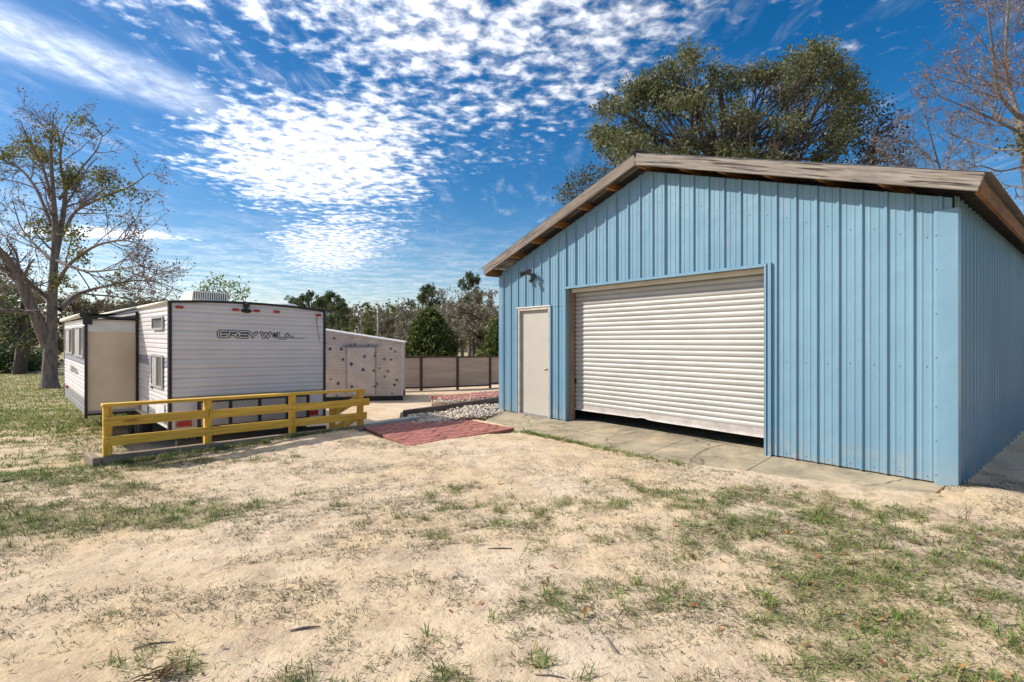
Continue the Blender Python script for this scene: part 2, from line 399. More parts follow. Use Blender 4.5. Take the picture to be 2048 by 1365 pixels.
# ------------------------------------------------------------------ frames
GC = Vector((4.449, 5.033, 0)); GU = Vector((-.6405, .768, 0)); GN = Vector((.768, .6405, 0))
def W(s, d, z):
    p = GC + GU * s + GN * d; return Vector((p.x, p.y, z - .0123 * s))
GCn = np.array(GC[:2]); GUn = np.array(GU[:2]); GNn = np.array(GN[:2])
FO = Vector((-4.87, 5.95, 0)); FD = Vector((.681, .733, 0)).normalized(); FN = Vector((-.733, .681, 0)).normalized()
def FP(t, d, z):
    p = FO + FD * t + FN * d; return Vector((p.x, p.y, z - .028 * t))
CL = Vector((-5.24, 7.66, 0)); CA = Vector((.698, .716, 0)).normalized(); CB = Vector((-.716, .698, 0)).normalized()
def K(a, b, z):
    p = CL + CA * a + CB * b; return Vector((p.x, p.y, z - .028 * a))

def ground_h(x, y, detail=True):
    x = np.asarray(x, float); y = np.asarray(y, float)
    q = (x - FO.x) * FN.x + (y - FO.y) * FN.y
    t = (x - FO.x) * FD.x + (y - FO.y) * FD.y
    w = .12 + 2.2 * np.clip(.5 - t, 0, 2.2) + .9 * np.clip(t - 4.9, 0, 3.5)
    sh = .20 * sst(3.4, 3.6, t) + .75 * sst(4.62, 4.85, t) + .5 * sst(5.2, 6.5, t)
    drop = sst(0, 1, (q + .0 - sh) / w)
    h = -.035 - .50 * drop
    h = h - .34 * sst(10.5, 24, y) * sst(3, -1, x * .6)
    # strip left of the garage stays up
    s = (x - GC.x) * GU.x + (y - GC.y) * GU.y; d = (x - GC.x) * GN.x + (y - GC.y) * GN.y
    side = sst(.1, -.1, s) * sst(-.3, .6, d)
    h = h - side * np.clip(d * .042, 0, .4)
    h = h + .05 * np.exp(-(((s + .25) / .3) ** 2 + ((d + .1) / .35) ** 2))
    onslab = (s > .05) & (s < 7.38) & (d > -np.minimum(1.05, .36 + .30 * np.clip(s, 0, 9))) & (d < 9.2)
    h = h - .02 * np.clip(s, 0, 8) * .5 * sst(-2.0, -.8, d)
    h = h - .07 * onslab + .018 * sst(-1.9, -1.2, d) * sst(3.2, 1.5, s) * (d < .3) * (s > -.6)
    pu = (x + 1.46) * .705 + (y - 7.10) * .709; pv = (x + 1.46) * -.6 + (y - 7.10) * .8
    onbrick = sst(-.03, .0, pu) * sst(2.17, 2.13, pu) * sst(-.03, .0, pv) * sst(1.95, 1.88, pv)
    h = h - .07 * onbrick
    gb = np.exp(-(((x + 1.0 - (y - 9.9) * .75) / .8) ** 4)) * sst(8.9, 9.3, y - (x + 1.6) * .55) * sst(12.2, 11.6, y)
    h = h * (1 - gb) + gb * np.minimum(h, -.16)
    onslab = np.maximum(onslab * 1.0, onbrick)
    if detail:
        near = sst(16, 8, np.hypot(x, y))
        lump = (fbm(x * 1.1, y * 1.1, 3) - .5) * .06 + (fbm(x * 4, y * 4, 9) - .5) * .022 + (fbm(x * 13, y * 13, 21, 2) - .5) * .012
        h = h + lump * (.25 + .75 * near) * (1 - .7 * onslab)
        # tyre tread tracks curving past the camera
        for off, ph in ((0.0, 0.), (1.45, .6), (2.5, .3)):
            cx = -4.2 + off * .25
            cc = y - (2.0 + off + .42 * (x + 4.2) + .035 * (x + 4.2) ** 2)
            m = np.exp(-(cc / .17) ** 4) * sst(.35, .6, fbm(x * .8, y * .8, 51)) * near
            h = h + m * (.010 * np.sin(cc * 62) + .003 * np.sin(x * 40 + cc * 30) - .008)
        uu = x * .97 + y * .24; vv = -x * .24 + y * .97
        h = h + near * .0055 * np.sin(vv * 58 + 3 * fbm(uu * .8, vv * 2, 61)) * sst(.46, .62, fbm(uu * .5, vv * 1.6, 63)) * (1 - onslab)
        h = h + near * .020 * (fbm(uu * 1.6, vv * 6, 67, 3) - .5) * (1 - onslab)
    return h
def gh(x, y): return float(ground_h(np.array([x]), np.array([y]))[0])

def turf(x, y):
    x = np.asarray(x, float); y = np.asarray(y, float)
    u5 = x * .97 + y * .24; v5 = -x * .24 + y * .97
    n = .28 * fbm(x * .9 + 3, y * 1.3, 31) + .36 * fbm(u5 * 1.9, v5 * 4.2, 41) + .36 * fbm(x * 7.5, y * 8, 47, 3)
    q = (x - FO.x) * FN.x + (y - FO.y) * FN.y; t = (x - FO.x) * FD.x + (y - FO.y) * FD.y
    s = (x - GC.x) * GU.x + (y - GC.y) * GU.y; d = (x - GC.x) * GN.x + (y - GC.y) * GN.y
    base = np.full(x.shape, .44)
    base = np.where((x > .0) & (y < 6), .44 + .125 * sst(-.3, 1.6, x) * sst(6, 4.4, y), base)
    base = base + .06 * sst(-2.9, -4.6, x) + .06 * sst(4.6, 6.5, y) * sst(-3.6, -5, x)
    base = base + .36 * np.exp(-((y - (4.25 + .14 * (x + 3.2))) / .26) ** 2) * sst(-1.7, -2.7, x)
    base = base - .40 * np.exp(-((x - .3) ** 2 + ((y - 6.6) * 1.3) ** 2) / 2.4)
    base = base - .12 * np.exp(-((x + 1.6) ** 2 + ((y - 3.4) * 1.3) ** 2) / 1.0)
    base = base + .05 * np.exp(-((d + 1.25) / .10) ** 2) * ((s > 2.2) & (s < 5.5))
    base = base - .45 * sst(.1, -.1, s) * sst(-1.2, -.3, d)
    ca = (x - CL.x) * CA.x + (y - CL.y) * CA.y
    lower = (q > -.02) & (t > .05) & ((ca > -.2) | (q < .9))
    base = np.where(lower & (y < 26) & (x > -9), .05, base)
    lawn = sst(11.5, 15.5, y + 1.5 * fbm(x * .5, y * .5, 5)) * sst(-6.6, -8.6, x)
    base = np.maximum(base, lawn)
    base = np.maximum(base, sst(24.5, 27, y))
    base = np.where((x < -6.5) & (y > 5.5) & (y < 13), np.maximum(base, .475 + .3 * sst(9.5, 12.5, y)), base)
    return np.clip(sst(.56 - .09, .56 + .17, n + base - .44), 0, 1) * np.clip(base * 6, 0, 1)

# ------------------------------------------------------------------ ground sheet
def axis(lo, hi, step, far_lo, far_hi, g=1.12):
    c = list(np.arange(lo, hi + 1e-6, step)); a = []; st = step; p = lo
    while p > far_lo: st = min(st * g, 60); p -= st; a.append(p)
    b = []; st = step; p = c[-1]
    while p < far_hi: st = min(st * g, 60); p += st; b.append(p)
    return np.array(a[::-1] + c + b)
ax = axis(-6.2, 5.2, .026, -900, 900); ay = axis(1.9, 9.6, .026, -60, 1100)
gx, gy = np.meshgrid(ax, ay)
gz = ground_h(gx, gy)
NV = len(ax); idx = np.arange(gx.size).reshape(gx.shape)
GF = np.stack([idx[:-1, :-1], idx[:-1, 1:], idx[1:, 1:], idx[1:, :-1]], -1).reshape(-1, 4)
def ground_mat():
    m, nt, b = new_mat('sandy_soil'); co = wpos(nt)
    n1 = noise_fac(nt, co, .55, 4, .6); n2 = noise_fac(nt, co, 3.2, 6, .65); n3 = noise_fac(nt, co, 30, 5, .7); n4 = noise_fac(nt, co, 160, 3, .7)
    col = ramp(nt, n1, (.625, .468, .285), (.675, .530, .380), .36, .58)
    col = mixrgb(nt, ramp(nt, n2, (0, 0, 0), (.8, .8, .8), .46, .72), col, rgba((.40, .285, .195)))
    n5 = noise_fac(nt, co, 9, 6, .7); col = mixrgb(nt, ramp(nt, n5, (0, 0, 0), (.42, .42, .42), .52, .70), col, rgba((.38, .285, .19)))
    col = mixrgb(nt, ramp(nt, n3, (.55, .55, .55), (0, 0, 0), .32, .47), col, rgba((.36, .265, .19)))
    col = mixrgb(nt, ramp(nt, n3, (0, 0, 0), (.4, .4, .4), .55, .75), col, rgba((.74, .61, .48)))
    at = nt.nodes.new('ShaderNodeAttribute'); at.attribute_name = 'turf'
    tn = noise_fac(nt, co, 11, 6, .72)
    tcol = ramp(nt, tn, (.125, .125, .048), (.30, .265, .125), .34, .62)
    mm = nt.nodes.new('ShaderNodeMath'); mm.operation = 'MULTIPLY_ADD'; nt.links.new(tn, mm.inputs[0]); mm.inputs[1].default_value = 1.6; mm.inputs[2].default_value = -1.02
    ma = nt.nodes.new('ShaderNodeMath'); ma.operation = 'MULTIPLY_ADD'; ma.use_clamp = True; nt.links.new(at.outputs['Fac'], ma.inputs[0]); ma.inputs[1].default_value = .80; nt.links.new(mm.outputs[0], ma.inputs[2])
    col = mixrgb(nt, ma.outputs[0], col, tcol)
    nt.links.new(col, b.inputs['Base Color']); b.inputs['Roughness'].default_value = .95; b.inputs['Specular IOR Level'].default_value = .1
    p = add_bump(nt, b, n3, .7, .025); add_bump(nt, b, n4, .5, .006, p)
    return m
M['ground'] = ground_mat()
ground = np_mesh('ground', np.stack([gx, gy, gz], -1).reshape(-1, 3), GF, M['ground'], smooth=True)
ta = ground.data.attributes.new('turf', 'FLOAT', 'POINT'); ta.data.foreach_set('value', turf(gx, gy).astype(np.float32).ravel())
tag(ground, 'sandy yard with patchy grass', None, None, 'structure')

# ------------------------------------------------------------------ garage
SPAN = 7.3; DEPTH = 9.2; OV = .26; EAVE = .24
def zr(s): return 4.345 - .335 * abs(s - 3.65)
garage = empty('garage', W(3.65, DEPTH / 2, 0), 'light blue metal garage with a white roll-up door and timber roof edges', 'garage')
RIB = .229
def profile(s0, s1):
    """panel cross section: list of (s, outward offset) with major ribs and two minor ribs between them"""
    pts = [(s0, 0)]
    k = math.floor((s0 - .10) / RIB)
    while True:
        c = .10 + k * RIB
        if c - .05 > s1: break
        for ds, o in ((-.025, 0), (-.010, .024), (.010, .024), (.025, 0)): pts.append((c + ds, o))
        for q in (.075, .155):
            for ds, o in ((-.014, 0), (-.006, .005), (.006, .005), (.014, 0)): pts.append((c + q + ds, o))
        k += 1
    pts = [p for p in pts if s0 + 1e-4 < p[0] < s1 - 1e-4]
    return [(s0, 0)] + pts + [(s1, 0)]
def wall_panel(name, s0, s1, bottom, top, frame, mat=None, lip=True):
    b = MB(); pr = profile(s0, s1)
    lo = [frame(s, -o, bottom(s) if callable(bottom) else bottom) for s, o in pr]
    hi = [frame(s, -o, top(s) if callable(top) else top) for s, o in pr]
    b.grid([hi, lo])
    return b.build(name, mat or M['blue'], garage)
topf = lambda s: zr(s) - .215
DL, DR, DH = 5.375, 1.845, 2.46      # roll-up opening
ML, MR, MH = 6.735, 5.80, 2.135      # man door opening
cuts = [0.012, .93, DR]
x = .012
fr = lambda s, d, z: W(s, d - .004, z)
def rpanel(s0, s1, b, t): wall_panel('wall_panel', s0, s1, b, t, fr)
rpanel(.012, .93, .02, topf); rpanel(.93, DR, .02, topf)
edges = [DR, 2.76, 3.30, 4.215, 5.13, DL]
for a, c in zip(edges[:-1], edges[1:]): rpanel(a, c, DH, topf)
rpanel(DL, 5.78, .02, MH - .02); rpanel(DL, 5.78, MH - .014, topf)
rpanel(5.78, ML + .02, MH + .03, topf); rpanel(ML + .02, SPAN - .01, .02, topf)
# other three walls
def side_fr(sv, sign):
    return lambda q, o, z: W(sv + sign * (-o), q, z + .0123 * sv - .0123 * sv)
def rside(q0, q1):   # near side wall, s = 0, faces -s, dips to follow the ground
    b = MB(); pr = profile(q0, q1)
    b.grid([[W(-o - .004, q, -.45) for q, o in pr], [W(-o - .004, q, 2.93) for q, o in pr]])
    return b.build('wall_panel', M['blue'], garage)
q = .01
while q < DEPTH - .05:
    rside(q, min(q + .914, DEPTH)); q += .914
q = .01
while q < DEPTH - .05:
    b = MB(); pr = profile(q, min(q + .914, DEPTH))
    b.grid([[W(SPAN + o + .004, t, 2.95) for t, o in pr], [W(SPAN + o + .004, t, -.3) for t, o in pr]])
    b.build('wall_panel', M['blue'], garage); q += .914
for k in range(8):
    s0 = k * .914; s1 = min(s0 + .914, SPAN); b = MB(); pr = profile(s0, s1)
    b.grid([[W(s, DEPTH + o, -.4) for s, o in pr], [W(s, DEPTH + o, topf(s)) for s, o in pr]])
    b.build('wall_panel', M['blue'], garage)
# inner floor and slab edge
b = MB(); b.box8([W(0.05, .03, -.3), W(SPAN - .05, .03, -.3), W(SPAN - .05, DEPTH - .05, -.3), W(.05, DEPTH - .05, -.3), W(0.05, .03, .012), W(SPAN - .05, .03, .012), W(SPAN - .05, DEPTH - .05, .012), W(.05, DEPTH - .05, .012)])
b.build('floor_slab', M['concrete'], garage)
# corner trims (L section)
def corner_trim(pts, z0, z1):
    b = MB(); b.grid([[W(s, d, z1) for s, d in pts], [W(s, d, z0) for s, d in pts]]); return b.build('corner_trim', M['blue'], garage)
corner_trim([(.152, -.006), (.150, -.036), (.128, -.040), (-.038, -.040), (-.040, -.036), (-.040, .10), (-.036, .105), (-.005, .106)], -.01, 2.80)
corner_trim([(SPAN + .005, .10), (SPAN + .04, .10), (SPAN + .04, -.036), (SPAN - .09, -.036), (SPAN - .092, -.006)], -.01, 2.86)
b = MB(); b.box8([W(-.034, .10, -.3), W(-.006, .10, -.3), W(-.006, .20, -.3), W(-.034, .20, -.3), W(-.034, .10, 2.9), W(-.006, .10, 2.9), W(-.006, .20, 2.9), W(-.034, .20, 2.9)])
# header trim and jamb trims
def gbox(name, s0, s1, d0, d1, z0, z1, mat, parent=None):
    return MB().box8([W(s0, d0, z0), W(s0, d1, z0), W(s1, d1, z0), W(s1, d0, z0), W(s0, d0, z1), W(s0, d1, z1), W(s1, d1, z1), W(s1, d0, z1)]).build(name, mat, parent or garage)
gbox('header_trim', DR - .03, DL + .03, -.045, .0, DH - .035, DH + .004, M['blue'])
gbox('jamb_trim', DL, DL + .05, -.040, .06, .02, DH - .036, M['blue'])
gbox('jamb_trim', DR - .028, DR, -.042, .09, .0, DH - .036, M['blue'])
gbox('jamb_trim', DR - .085, DR - .045, -.038, -.003, .0, DH + .01, M['blue'])
board('door_jamb', W(DL - .012, .125, .0), W(DL - .012, .125, DH - .04), .125, .04, GN, M['jambwood'], garage)
board('door_jamb', W(DR + .018, .14, .0), W(DR + .018, .14, DH - .04), .09, .03, GN, M['jambwood'], garage)
gbox('door_header', DR + .03, DL - .03, .10, .16, DH - .10, DH - .03, M['cream'])
# roll-up door: every curtain slat is a piece
rd = empty('roll_up_door', W(3.6, .2, .2), None, None); rd.parent = garage; rd.location = W(3.6, .2, .2) - wloc(garage)
PITCH = .0795; prof = []
for i in range(7):
    a = i / 6; prof.append((a * PITCH * .86, -.013 * math.sin(a * math.pi) ** .7))
prof += [(PITCH * .90, .012), (PITCH * .96, .012), (PITCH, 0)]
def slat_mesh():
    bm = MB()
    p0 = W(DR + .03, .2, 0); o = W(3.6, .2, .2)
    rows = []
    for z, d in prof:
        rows.append([W(s, .205 + d, z) for s in np.linspace(DL - .03, DR + .03, 2)])
    b = MB().grid(rows[::-1]); return b
first = None
NS = 28
for i in range(NS):
    if first is None:
        first = slat_mesh().build('door_slat', M['slat'], rd, smooth=True); first.location = first.location; base_loc = Vector(first.location); o = first
    else:
        o = first.copy(); COL.objects.link(o); o.parent = rd
    o.location = base_loc + Vector((0, 0, .30 + i * PITCH))
# bent bottom bar
rows = []
def barz(s):
    z = .215 + .008 * math.sin(s * 2.1)
    z += .020 * math.exp(-((s - 3.85) / .08) ** 2) - .012 * math.exp(-((s - 3.45) / .5) ** 2) - .022 * (5.3 - s) * .35
    return z
ss = np.linspace(DL - .03, DR + .03, 60)
b = MB()
b.grid([[W(s, .205, .315) for s in ss], [W(s, .198, barz(s) + .03) for s in ss], [W(s, .175, barz(s) + .012) for s in ss], [W(s, .170, barz(s)) for s in ss], [W(s, .215, barz(s) - .004) for s in ss]])
b.build('bottom_bar', M['doorbar'], rd, smooth=False)
gbox('latch', DL - .06, DL - .035, .165, .19, .70, .76, M['black'], rd)
# steel door
md = empty('steel_door', W(6.27, 0, 0)); md.parent = garage; md.location = W(6.27, 0, 0) - wloc(garage)
gbox('door_leaf', MR + .055, ML - .06, .035, .075, .03, MH - .06, M['door'], md)
board('frame_jamb', W(ML - .03, .03, .0), W(ML - .03, .03, MH), .11, .055, GN, M['doorframe'], md)
board('frame_jamb', W(MR + .028, .02, .0), W(MR + .028, .02, MH), .09, .05, GN, M['doorframe'], md)
board('frame_head', W(ML - .06, .02, MH - .03), W(MR + .055, .02, MH - .03), .055, .09, (0, 0, 1), M['doorframe'], md)
gbox('drip_cap', MR - .02, ML + .02, -.04, .0, MH, MH + .022, M['trimwhite'], md)
gbox('threshold', MR + .05, ML - .06, -.02, .05, .004, .026, M['steelgrey'], md)
kp = W(MR + .125, .035, .93)
MB().tube([kp, kp - GN * .03, kp - GN * .035, kp - GN * .06, kp - GN * .07], [.012, .012, .026, .028, .012], 10).build('knob', M['brass'], md, smooth=True)
gbox('side_trim', ML + .0, ML + .035, -.036, .0, .02, MH + .02, M['blue'], md)
gbox('side_trim', MR - .035, MR, -.036, .0, .02, MH - .001, M['blue'], md)
# roof sheets
NP = 11; pw = (DEPTH + OV * 2 + .06) / NP
for side in (1, -1):
    for k in range(NP):
        d0 = -OV - .04 + k * pw; pr = profile(d0, d0 + pw)
        se = (-EAVE - .07) if side == 1 else (SPAN + EAVE + .07); sm = 3.65
        up = [W(sm, d, zr(sm) + .008 + o) for d, o in pr]; dn = [W(se, d, zr(se) + .008 + o) for d, o in pr]
        up2 = [W(sm, d, zr(sm) + .004 + o) for d, o in reversed(pr)]; dn2 = [W(se, d, zr(se) + .004 + o) for d, o in reversed(pr)]
        b = MB(); b.grid([up, dn] if side == -1 else [dn, up]); b.grid([up2, dn2] if side == -1 else [dn2, up2])
        b.build('roof_panel', M['galv'], garage)
b = MB(); dd = [-OV - .05, DEPTH + OV + .02]
b.grid([[W(3.65 - .16, d, zr(3.49) + .045) for d in dd], [W(3.65, d, zr(3.65) + .058) for d in dd], [W(3.65 + .16, d, zr(3.81) + .045) for d in dd]])
b.build('ridge_cap', M['galv'], garage)
# purlins carry the sheets and reach out to the rake boards
for side in (1, -1):
    for k in range(6):
        off = .05 + k * .605
        s = 3.65 + side * off; sl = 3.65 + side * min(off, 3.86)
        upv = Vector((0, 0, 1)) - (GU * (.335 * side * -1)) * -1 * 0
        nrm = (Vector((0, 0, 1)) + GU * (.335 * side)).normalized()
        zc_ = zr(sl) - .02 - .07
        board('purlin', W(sl, -OV + .002, zc_), W(sl, DEPTH + OV, zc_), .135, .042, nrm, M['rawwood'], garage)
# rake boards (front and back) and eave boards
FH = .17
for d in (-OV - .022, DEPTH + OV + .022):
    board('rake_board', W(3.65 + .0, d, zr(3.65) - FH / 2 - .004), W(SPAN + EAVE, d, zr(SPAN + EAVE) - FH / 2 - .004), FH, .042, (0, 0, 1), M['darkoldwood'], garage)
    board('rake_board', W(3.65, d, zr(3.65) - FH / 2 - .004), W(-EAVE, d, zr(-EAVE) - FH / 2 - .004), FH, .042, (0, 0, 1), M['oldwood'], garage)
for s in (-EAVE + .03, SPAN + EAVE - .03):
    board('eave_board', W(s, -OV + .01, zr(s) - .115), W(s, DEPTH + OV, zr(s) - .115), .16, .045, (0, 0, 1), M['brownwood'], garage)
# truss chords just inside the wall tops, seen as dark timber in the gap
for d in (.08, 3, 6, DEPTH - .1):
    for se in (-.0, SPAN):
        board('rafter', W(3.65, d, zr(3.65) - .27), W(se, d, zr(se) - .27), .09, .04, (0, 0, 1), M['brownwood'], garage)
# screw heads
b = MB()
def screw(s, z, o=.0):
    p = W(s, -.006 - o, z); r = .007
    c = [p + GU * (r * math.cos(a)) + Vector((0, 0, r * math.sin(a))) for a in np.linspace(0, 2 * math.pi, 6, endpoint=False)]
    c2 = [q - GN * .007 + (p - q) * .4 for q in c]
    b.add(c + c2, [(i, (i + 1) % 6, 6 + (i + 1) % 6, 6 + i) for i in range(6)] + [tuple(range(6, 12))])
rs = random.Random(4)
for k in range(32):
    s = .10 + k * RIB + .115
    if s > SPAN - .05: break
    zt = topf(s) - .42 - .05 * rs.random()
    screw(s, zt)
    if DR > s or DL < s:
        if not (MR - .05 < s < ML + .05): screw(s, .07); screw(s, 1.2 + .02 * rs.random())
for z in (.1, .45, .8, 1.3, 1.75, 2.2, 2.55): screw(.135, z, .035)
o = b.build('screw_heads', M['steelgrey'], garage); tag(o, kind='stuff')
# floodlight with two heads and a sensor
fl = empty('floodlight', W(6.25, -.01, 2.75), 'dark twin-head motion floodlight on the blue wall above the beige door', 'floodlight')
c = W(6.25, -.035, 2.76)
MB().tube([c, c - GN * .035], [.055, .05], 12).build('base_plate', M['bronze'], fl, smooth=False)
for sd_, dz, nm in ((.16, .045, 0), (-.02, .07, 1)):
    a0 = c - GN * .03; j = c + GU * sd_ * .5 - GN * .08 + Vector((0, 0, dz * .6)); e = c + GU * sd_ - GN * .12 + Vector((0, 0, dz))
    h = MB().tube([a0, j, e], [.012, .012, .014], 8).build('arm', M['bronze'], fl)
    dirv = (GU * (.6 if nm == 0 else -.4) - GN * .7 + Vector((0, 0, -.25))).normalized()
    hd = MB().tube([e - dirv * .05, e - dirv * .045, e + dirv * .02, e + dirv * .07], [.02, .035, .048, .055], 14).build('lamp_head', M['bronze'], fl)
    MB().tube([e + dirv * .062, e + dirv * .068], [.050, .046], 14).build('lens', M['lens'], hd)
e = c - GU * .07 - GN * .10 + Vector((0, 0, -.09)); dv = (-GN + Vector((0, 0, -.7)) - GU * .3).normalized()
MB().tube([c - GN * .03, c - GN * .07 + Vector((0, 0, -.04)), e], [.012, .012, .014], 8).build('arm', M['bronze'], fl)
MB().tube([e - dv * .05, e - dv * .04, e + dv * .06, e + dv * .075], [.02, .04, .04, .025], 10).build('motion_sensor', M['bronze'], fl)

# ------------------------------------------------------------------ apron, bricks, gravel, timbers
apron = empty('concrete_apron', W(3.5, -.6, -.05), 'concrete apron along the garage front', None, None, 'structure')
def slab(pts, zt=.0):
    b = MB(); n = len(pts)
    top = [W(s, d, zt + dz - (.0 if d > 0 else .022)) for s, d, dz in pts]; bot = [W(s, d, -.2) for s, d, dz in pts]
    b.add(top + bot, [tuple(range(n)), tuple(range(2 * n - 1, n - 1, -1))] + [(i, n + i, n + (i + 1) % n, (i + 1) % n) for i in range(n)])
    return b.build('concrete_slab', M['concrete'], apron)
g = .006
slab([(.06, .02, .003), (1.75 - g, .02, .003), (1.70 - g, -.95, -.02), (1.0, -.74, -.02), (.12, -.46, -.015)])
slab([(1.75 + g, .02, .003), (3.05 - g, .02, .003), (2.95 - g, -1.17, -.02), (2.3, -1.17, -.02), (1.70 + g, -.97, -.02)])
slab([(3.05 + g, .02, .003), (4.55 - g, .02, .003), (4.50 - g, -1.15, -.02), (2.95 + g, -1.17, -.02)])
slab([(4.55 + g, .02, .003), (7.42, .02, .003), (7.36, -.62, -.02), (5.95, -1.12, -.02), (4.50 + g, -1.15, -.02)])

# brick patio: individual pavers
patio = empty('brick_patio', (-1.2, 8.4, -.08), 'red brick paver landing between the yellow railing and the concrete apron', 'brick paving')
A0 = Vector((-1.46, 7.10, 0)); RU = Vector((.705, .709, 0)).normalized(); RV = Vector((-.600, .800, 0)).normalized()
MB().add([A0 - RU * .01 - RV * .01 + Vector((0, 0, -.25)), A0 + RU * 2.15 + Vector((0, 0, -.25)), A0 + RU * 2.15 + RV * 1.85 + Vector((0, 0, -.25)), A0 + RV * 1.85 + Vector((0, 0, -.25)),
          A0 + Vector((0, 0, -.072)), A0 + RU * 2.13 + Vector((0, 0, -.120)), A0 + RU * 2.13 + RV * 1.83 + Vector((0, 0, -.140)), A0 + RV * 1.83 + Vector((0, 0, -.092))],
         [(3, 2, 1, 0), (4, 5, 6, 7), (0, 1, 5, 4), (1, 2, 6, 5), (2, 3, 7, 6), (3, 0, 4, 7)]).build('bedding', M['dirt'], patio)
rb = random.Random(11)
bmesh_half = {}
def paver(parent, pos, L, wd, th, ang, key):
    if key not in bmesh_half: bmesh_half[key] = chamfer_box_mesh('brick', L, wd, th, .005, M['brick'])
    o = bpy.data.objects.new('brick', bmesh_half[key]); COL.objects.link(o); o.parent = parent
    o.location = pos - wloc(parent); o.rotation_euler = (rb.uniform(-.008, .008), rb.uniform(-.008, .008), ang + rb.uniform(-.012, .012))
    return o
ang = math.atan2(RU.y, RU.x); ncol = 10; bl = .213; bw = .106
for r in range(17):
    v_ = bw / 2 + r * .1085; u_ = .0
    odd = r % 2
    lens_ = ([bl] * 10) if not odd else ([bl / 2] + [bl] * 9 + [bl / 2])
    for L in lens_:
        zt = -.070 - .020 * r / 17 - .048 * (u_ / 2.13) + rb.uniform(-.005, .004)
        paver(patio, A0 + RU * (u_ + L / 2) + RV * v_ + Vector((0, 0, zt)), L - .009, bw - .008, .055, ang, ('p', round(L, 3)))
        u_ += L
path2 = empty('brick_path', (-.7, 13.2, -.16), 'second small red brick path beside the far gravel past the garage corner', 'brick paving')
B0 = Vector((-1.50, 12.55, 0)); U2 = Vector((.80, .60, 0)).normalized(); V2 = Vector((-.6, .8, 0)).normalized()
MB().add([B0 + Vector((0, 0, -.5)), B0 + U2 * 2.6 + Vector((0, 0, -.5)), B0 + U2 * 2.6 + V2 * 1.1 + Vector((0, 0, -.5)), B0 + V2 * 1.1 + Vector((0, 0, -.5)),
          B0 + Vector((0, 0, -.165)), B0 + U2 * 2.6 + Vector((0, 0, -.165)), B0 + U2 * 2.6 + V2 * 1.1 + Vector((0, 0, -.165)), B0 + V2 * 1.1 + Vector((0, 0, -.165))],
         [(3, 2, 1, 0), (4, 5, 6, 7), (0, 1, 5, 4), (1, 2, 6, 5), (2, 3, 7, 6), (3, 0, 4, 7)]).build('bedding', M['dirt'], path2)
a2 = math.atan2(U2.y, U2.x)
for r in range(10):
    u_ = 0 if r % 2 == 0 else -.1
    for k in range(12):
        paver(path2, B0 + U2 * (u_ + .12 + k * .213) + V2 * (.05 + r * .1085) + Vector((0, 0, -.158 + rb.uniform(-.004, .004))), .202, .097, .055, a2, ('q', 1))

# stones
ICO = None
def ico():
    bm = bmesh.new(); bmesh.ops.create_icosphere(bm, subdivisions=1, radius=1)
    V = np.array([v.co[:] for v in bm.verts]); F = np.array([[v.index for v in f.verts] for f in bm.faces]); bm.free(); return V, F
IV, IF = ico()
def stones(name, pts, sizes, seed, label, parent=None):
    r = np.random.default_rng(seed); n = len(pts)
    V = np.repeat(IV[None], n, 0) * (1 + .25 * (r.random((n, len(IV), 1)) - .5) * 2)
    sc = np.stack([sizes * r.uniform(.8, 1.4, n), sizes * r.uniform(.7, 1.1, n), sizes * r.uniform(.5, .8, n)], -1)
    V = V * sc[:, None, :]
    a = r.uniform(0, 6.28, n); t = r.normal(0, .35, n)
    c, s_ = np.cos(a), np.sin(a)
    X = V[..., 0] * c[:, None] - V[..., 1] * s_[:, None]; Y = V[..., 0] * s_[:, None] + V[..., 1] * c[:, None]; Z = V[..., 2] + X * np.sin(t)[:, None] * .5
    V = np.stack([X, Y, Z], -1) + pts[:, None, :]
    F = (IF[None] + (np.arange(n) * len(IV))[:, None, None]).reshape(-1, 3)
    g_ = r.uniform(.28, .68, n); col = np.stack([g_ * 1.06, g_ * r.uniform(.86, .95, n), g_ * r.uniform(.64, .84, n)], -1)
    o = np_mesh(name, V.reshape(-1, 3), F, M['stone'], col=np.repeat(col, len(IV), 0))
    return tag(o, label, None, None, 'stuff')
def poly_pts(poly, n, seed, heap=0.04):
    r = np.random.default_rng(seed); P_ = np.array(poly); lo = P_.min(0); hi = P_.max(0); out = []
    while len(out) < n:
        q = r.uniform(lo, hi); inside = False; j = len(P_) - 1
        for i in range(len(P_)):
            if (P_[i, 1] > q[1]) != (P_[j, 1] > q[1]) and q[0] < (P_[j, 0] - P_[i, 0]) * (q[1] - P_[i, 1]) / (P_[j, 1] - P_[i, 1]) + P_[i, 0]: inside = not inside
            j = i
        if inside: out.append(q)
    return np.array(out)
p1 = poly_pts([(-2.15, 9.45), (-1.62, 9.05), (-.55, 9.70), (-.15, 10.35), (-.25, 11.4), (-1.1, 10.75)], 2600, 1)
r_ = np.random.default_rng(5)
z1 = np.maximum(ground_h(p1[:, 0], p1[:, 1]), -.2) + .035 + .07 * np.exp(-(((p1[:, 0] + .7) / .6) ** 2)) + r_.uniform(-.03, .03, len(p1))
stones('gravel', np.column_stack([p1, z1]), r_.uniform(.016, .036, len(p1)), 2, 'pale gravel bed between the bricks and the dark timber')
p2 = poly_pts([(-2.0, 12.35), (-1.55, 12.35), (-.2, 13.5), (0, 14.9), (-.9, 14.6), (-1.9, 13.3)], 1800, 3)
z2_ = -.19 + r_.uniform(-.02, .02, len(p2)) + .03
stones('gravel', np.column_stack([p2, z2_]), r_.uniform(.016, .034, len(p2)), 4, 'far gravel strip beyond the timber edging')
p3 = np.array([[*(FP(r_.uniform(-.05, 1.6), r_.uniform(.12, 1.0), 0))[:2]] for _ in range(900)])
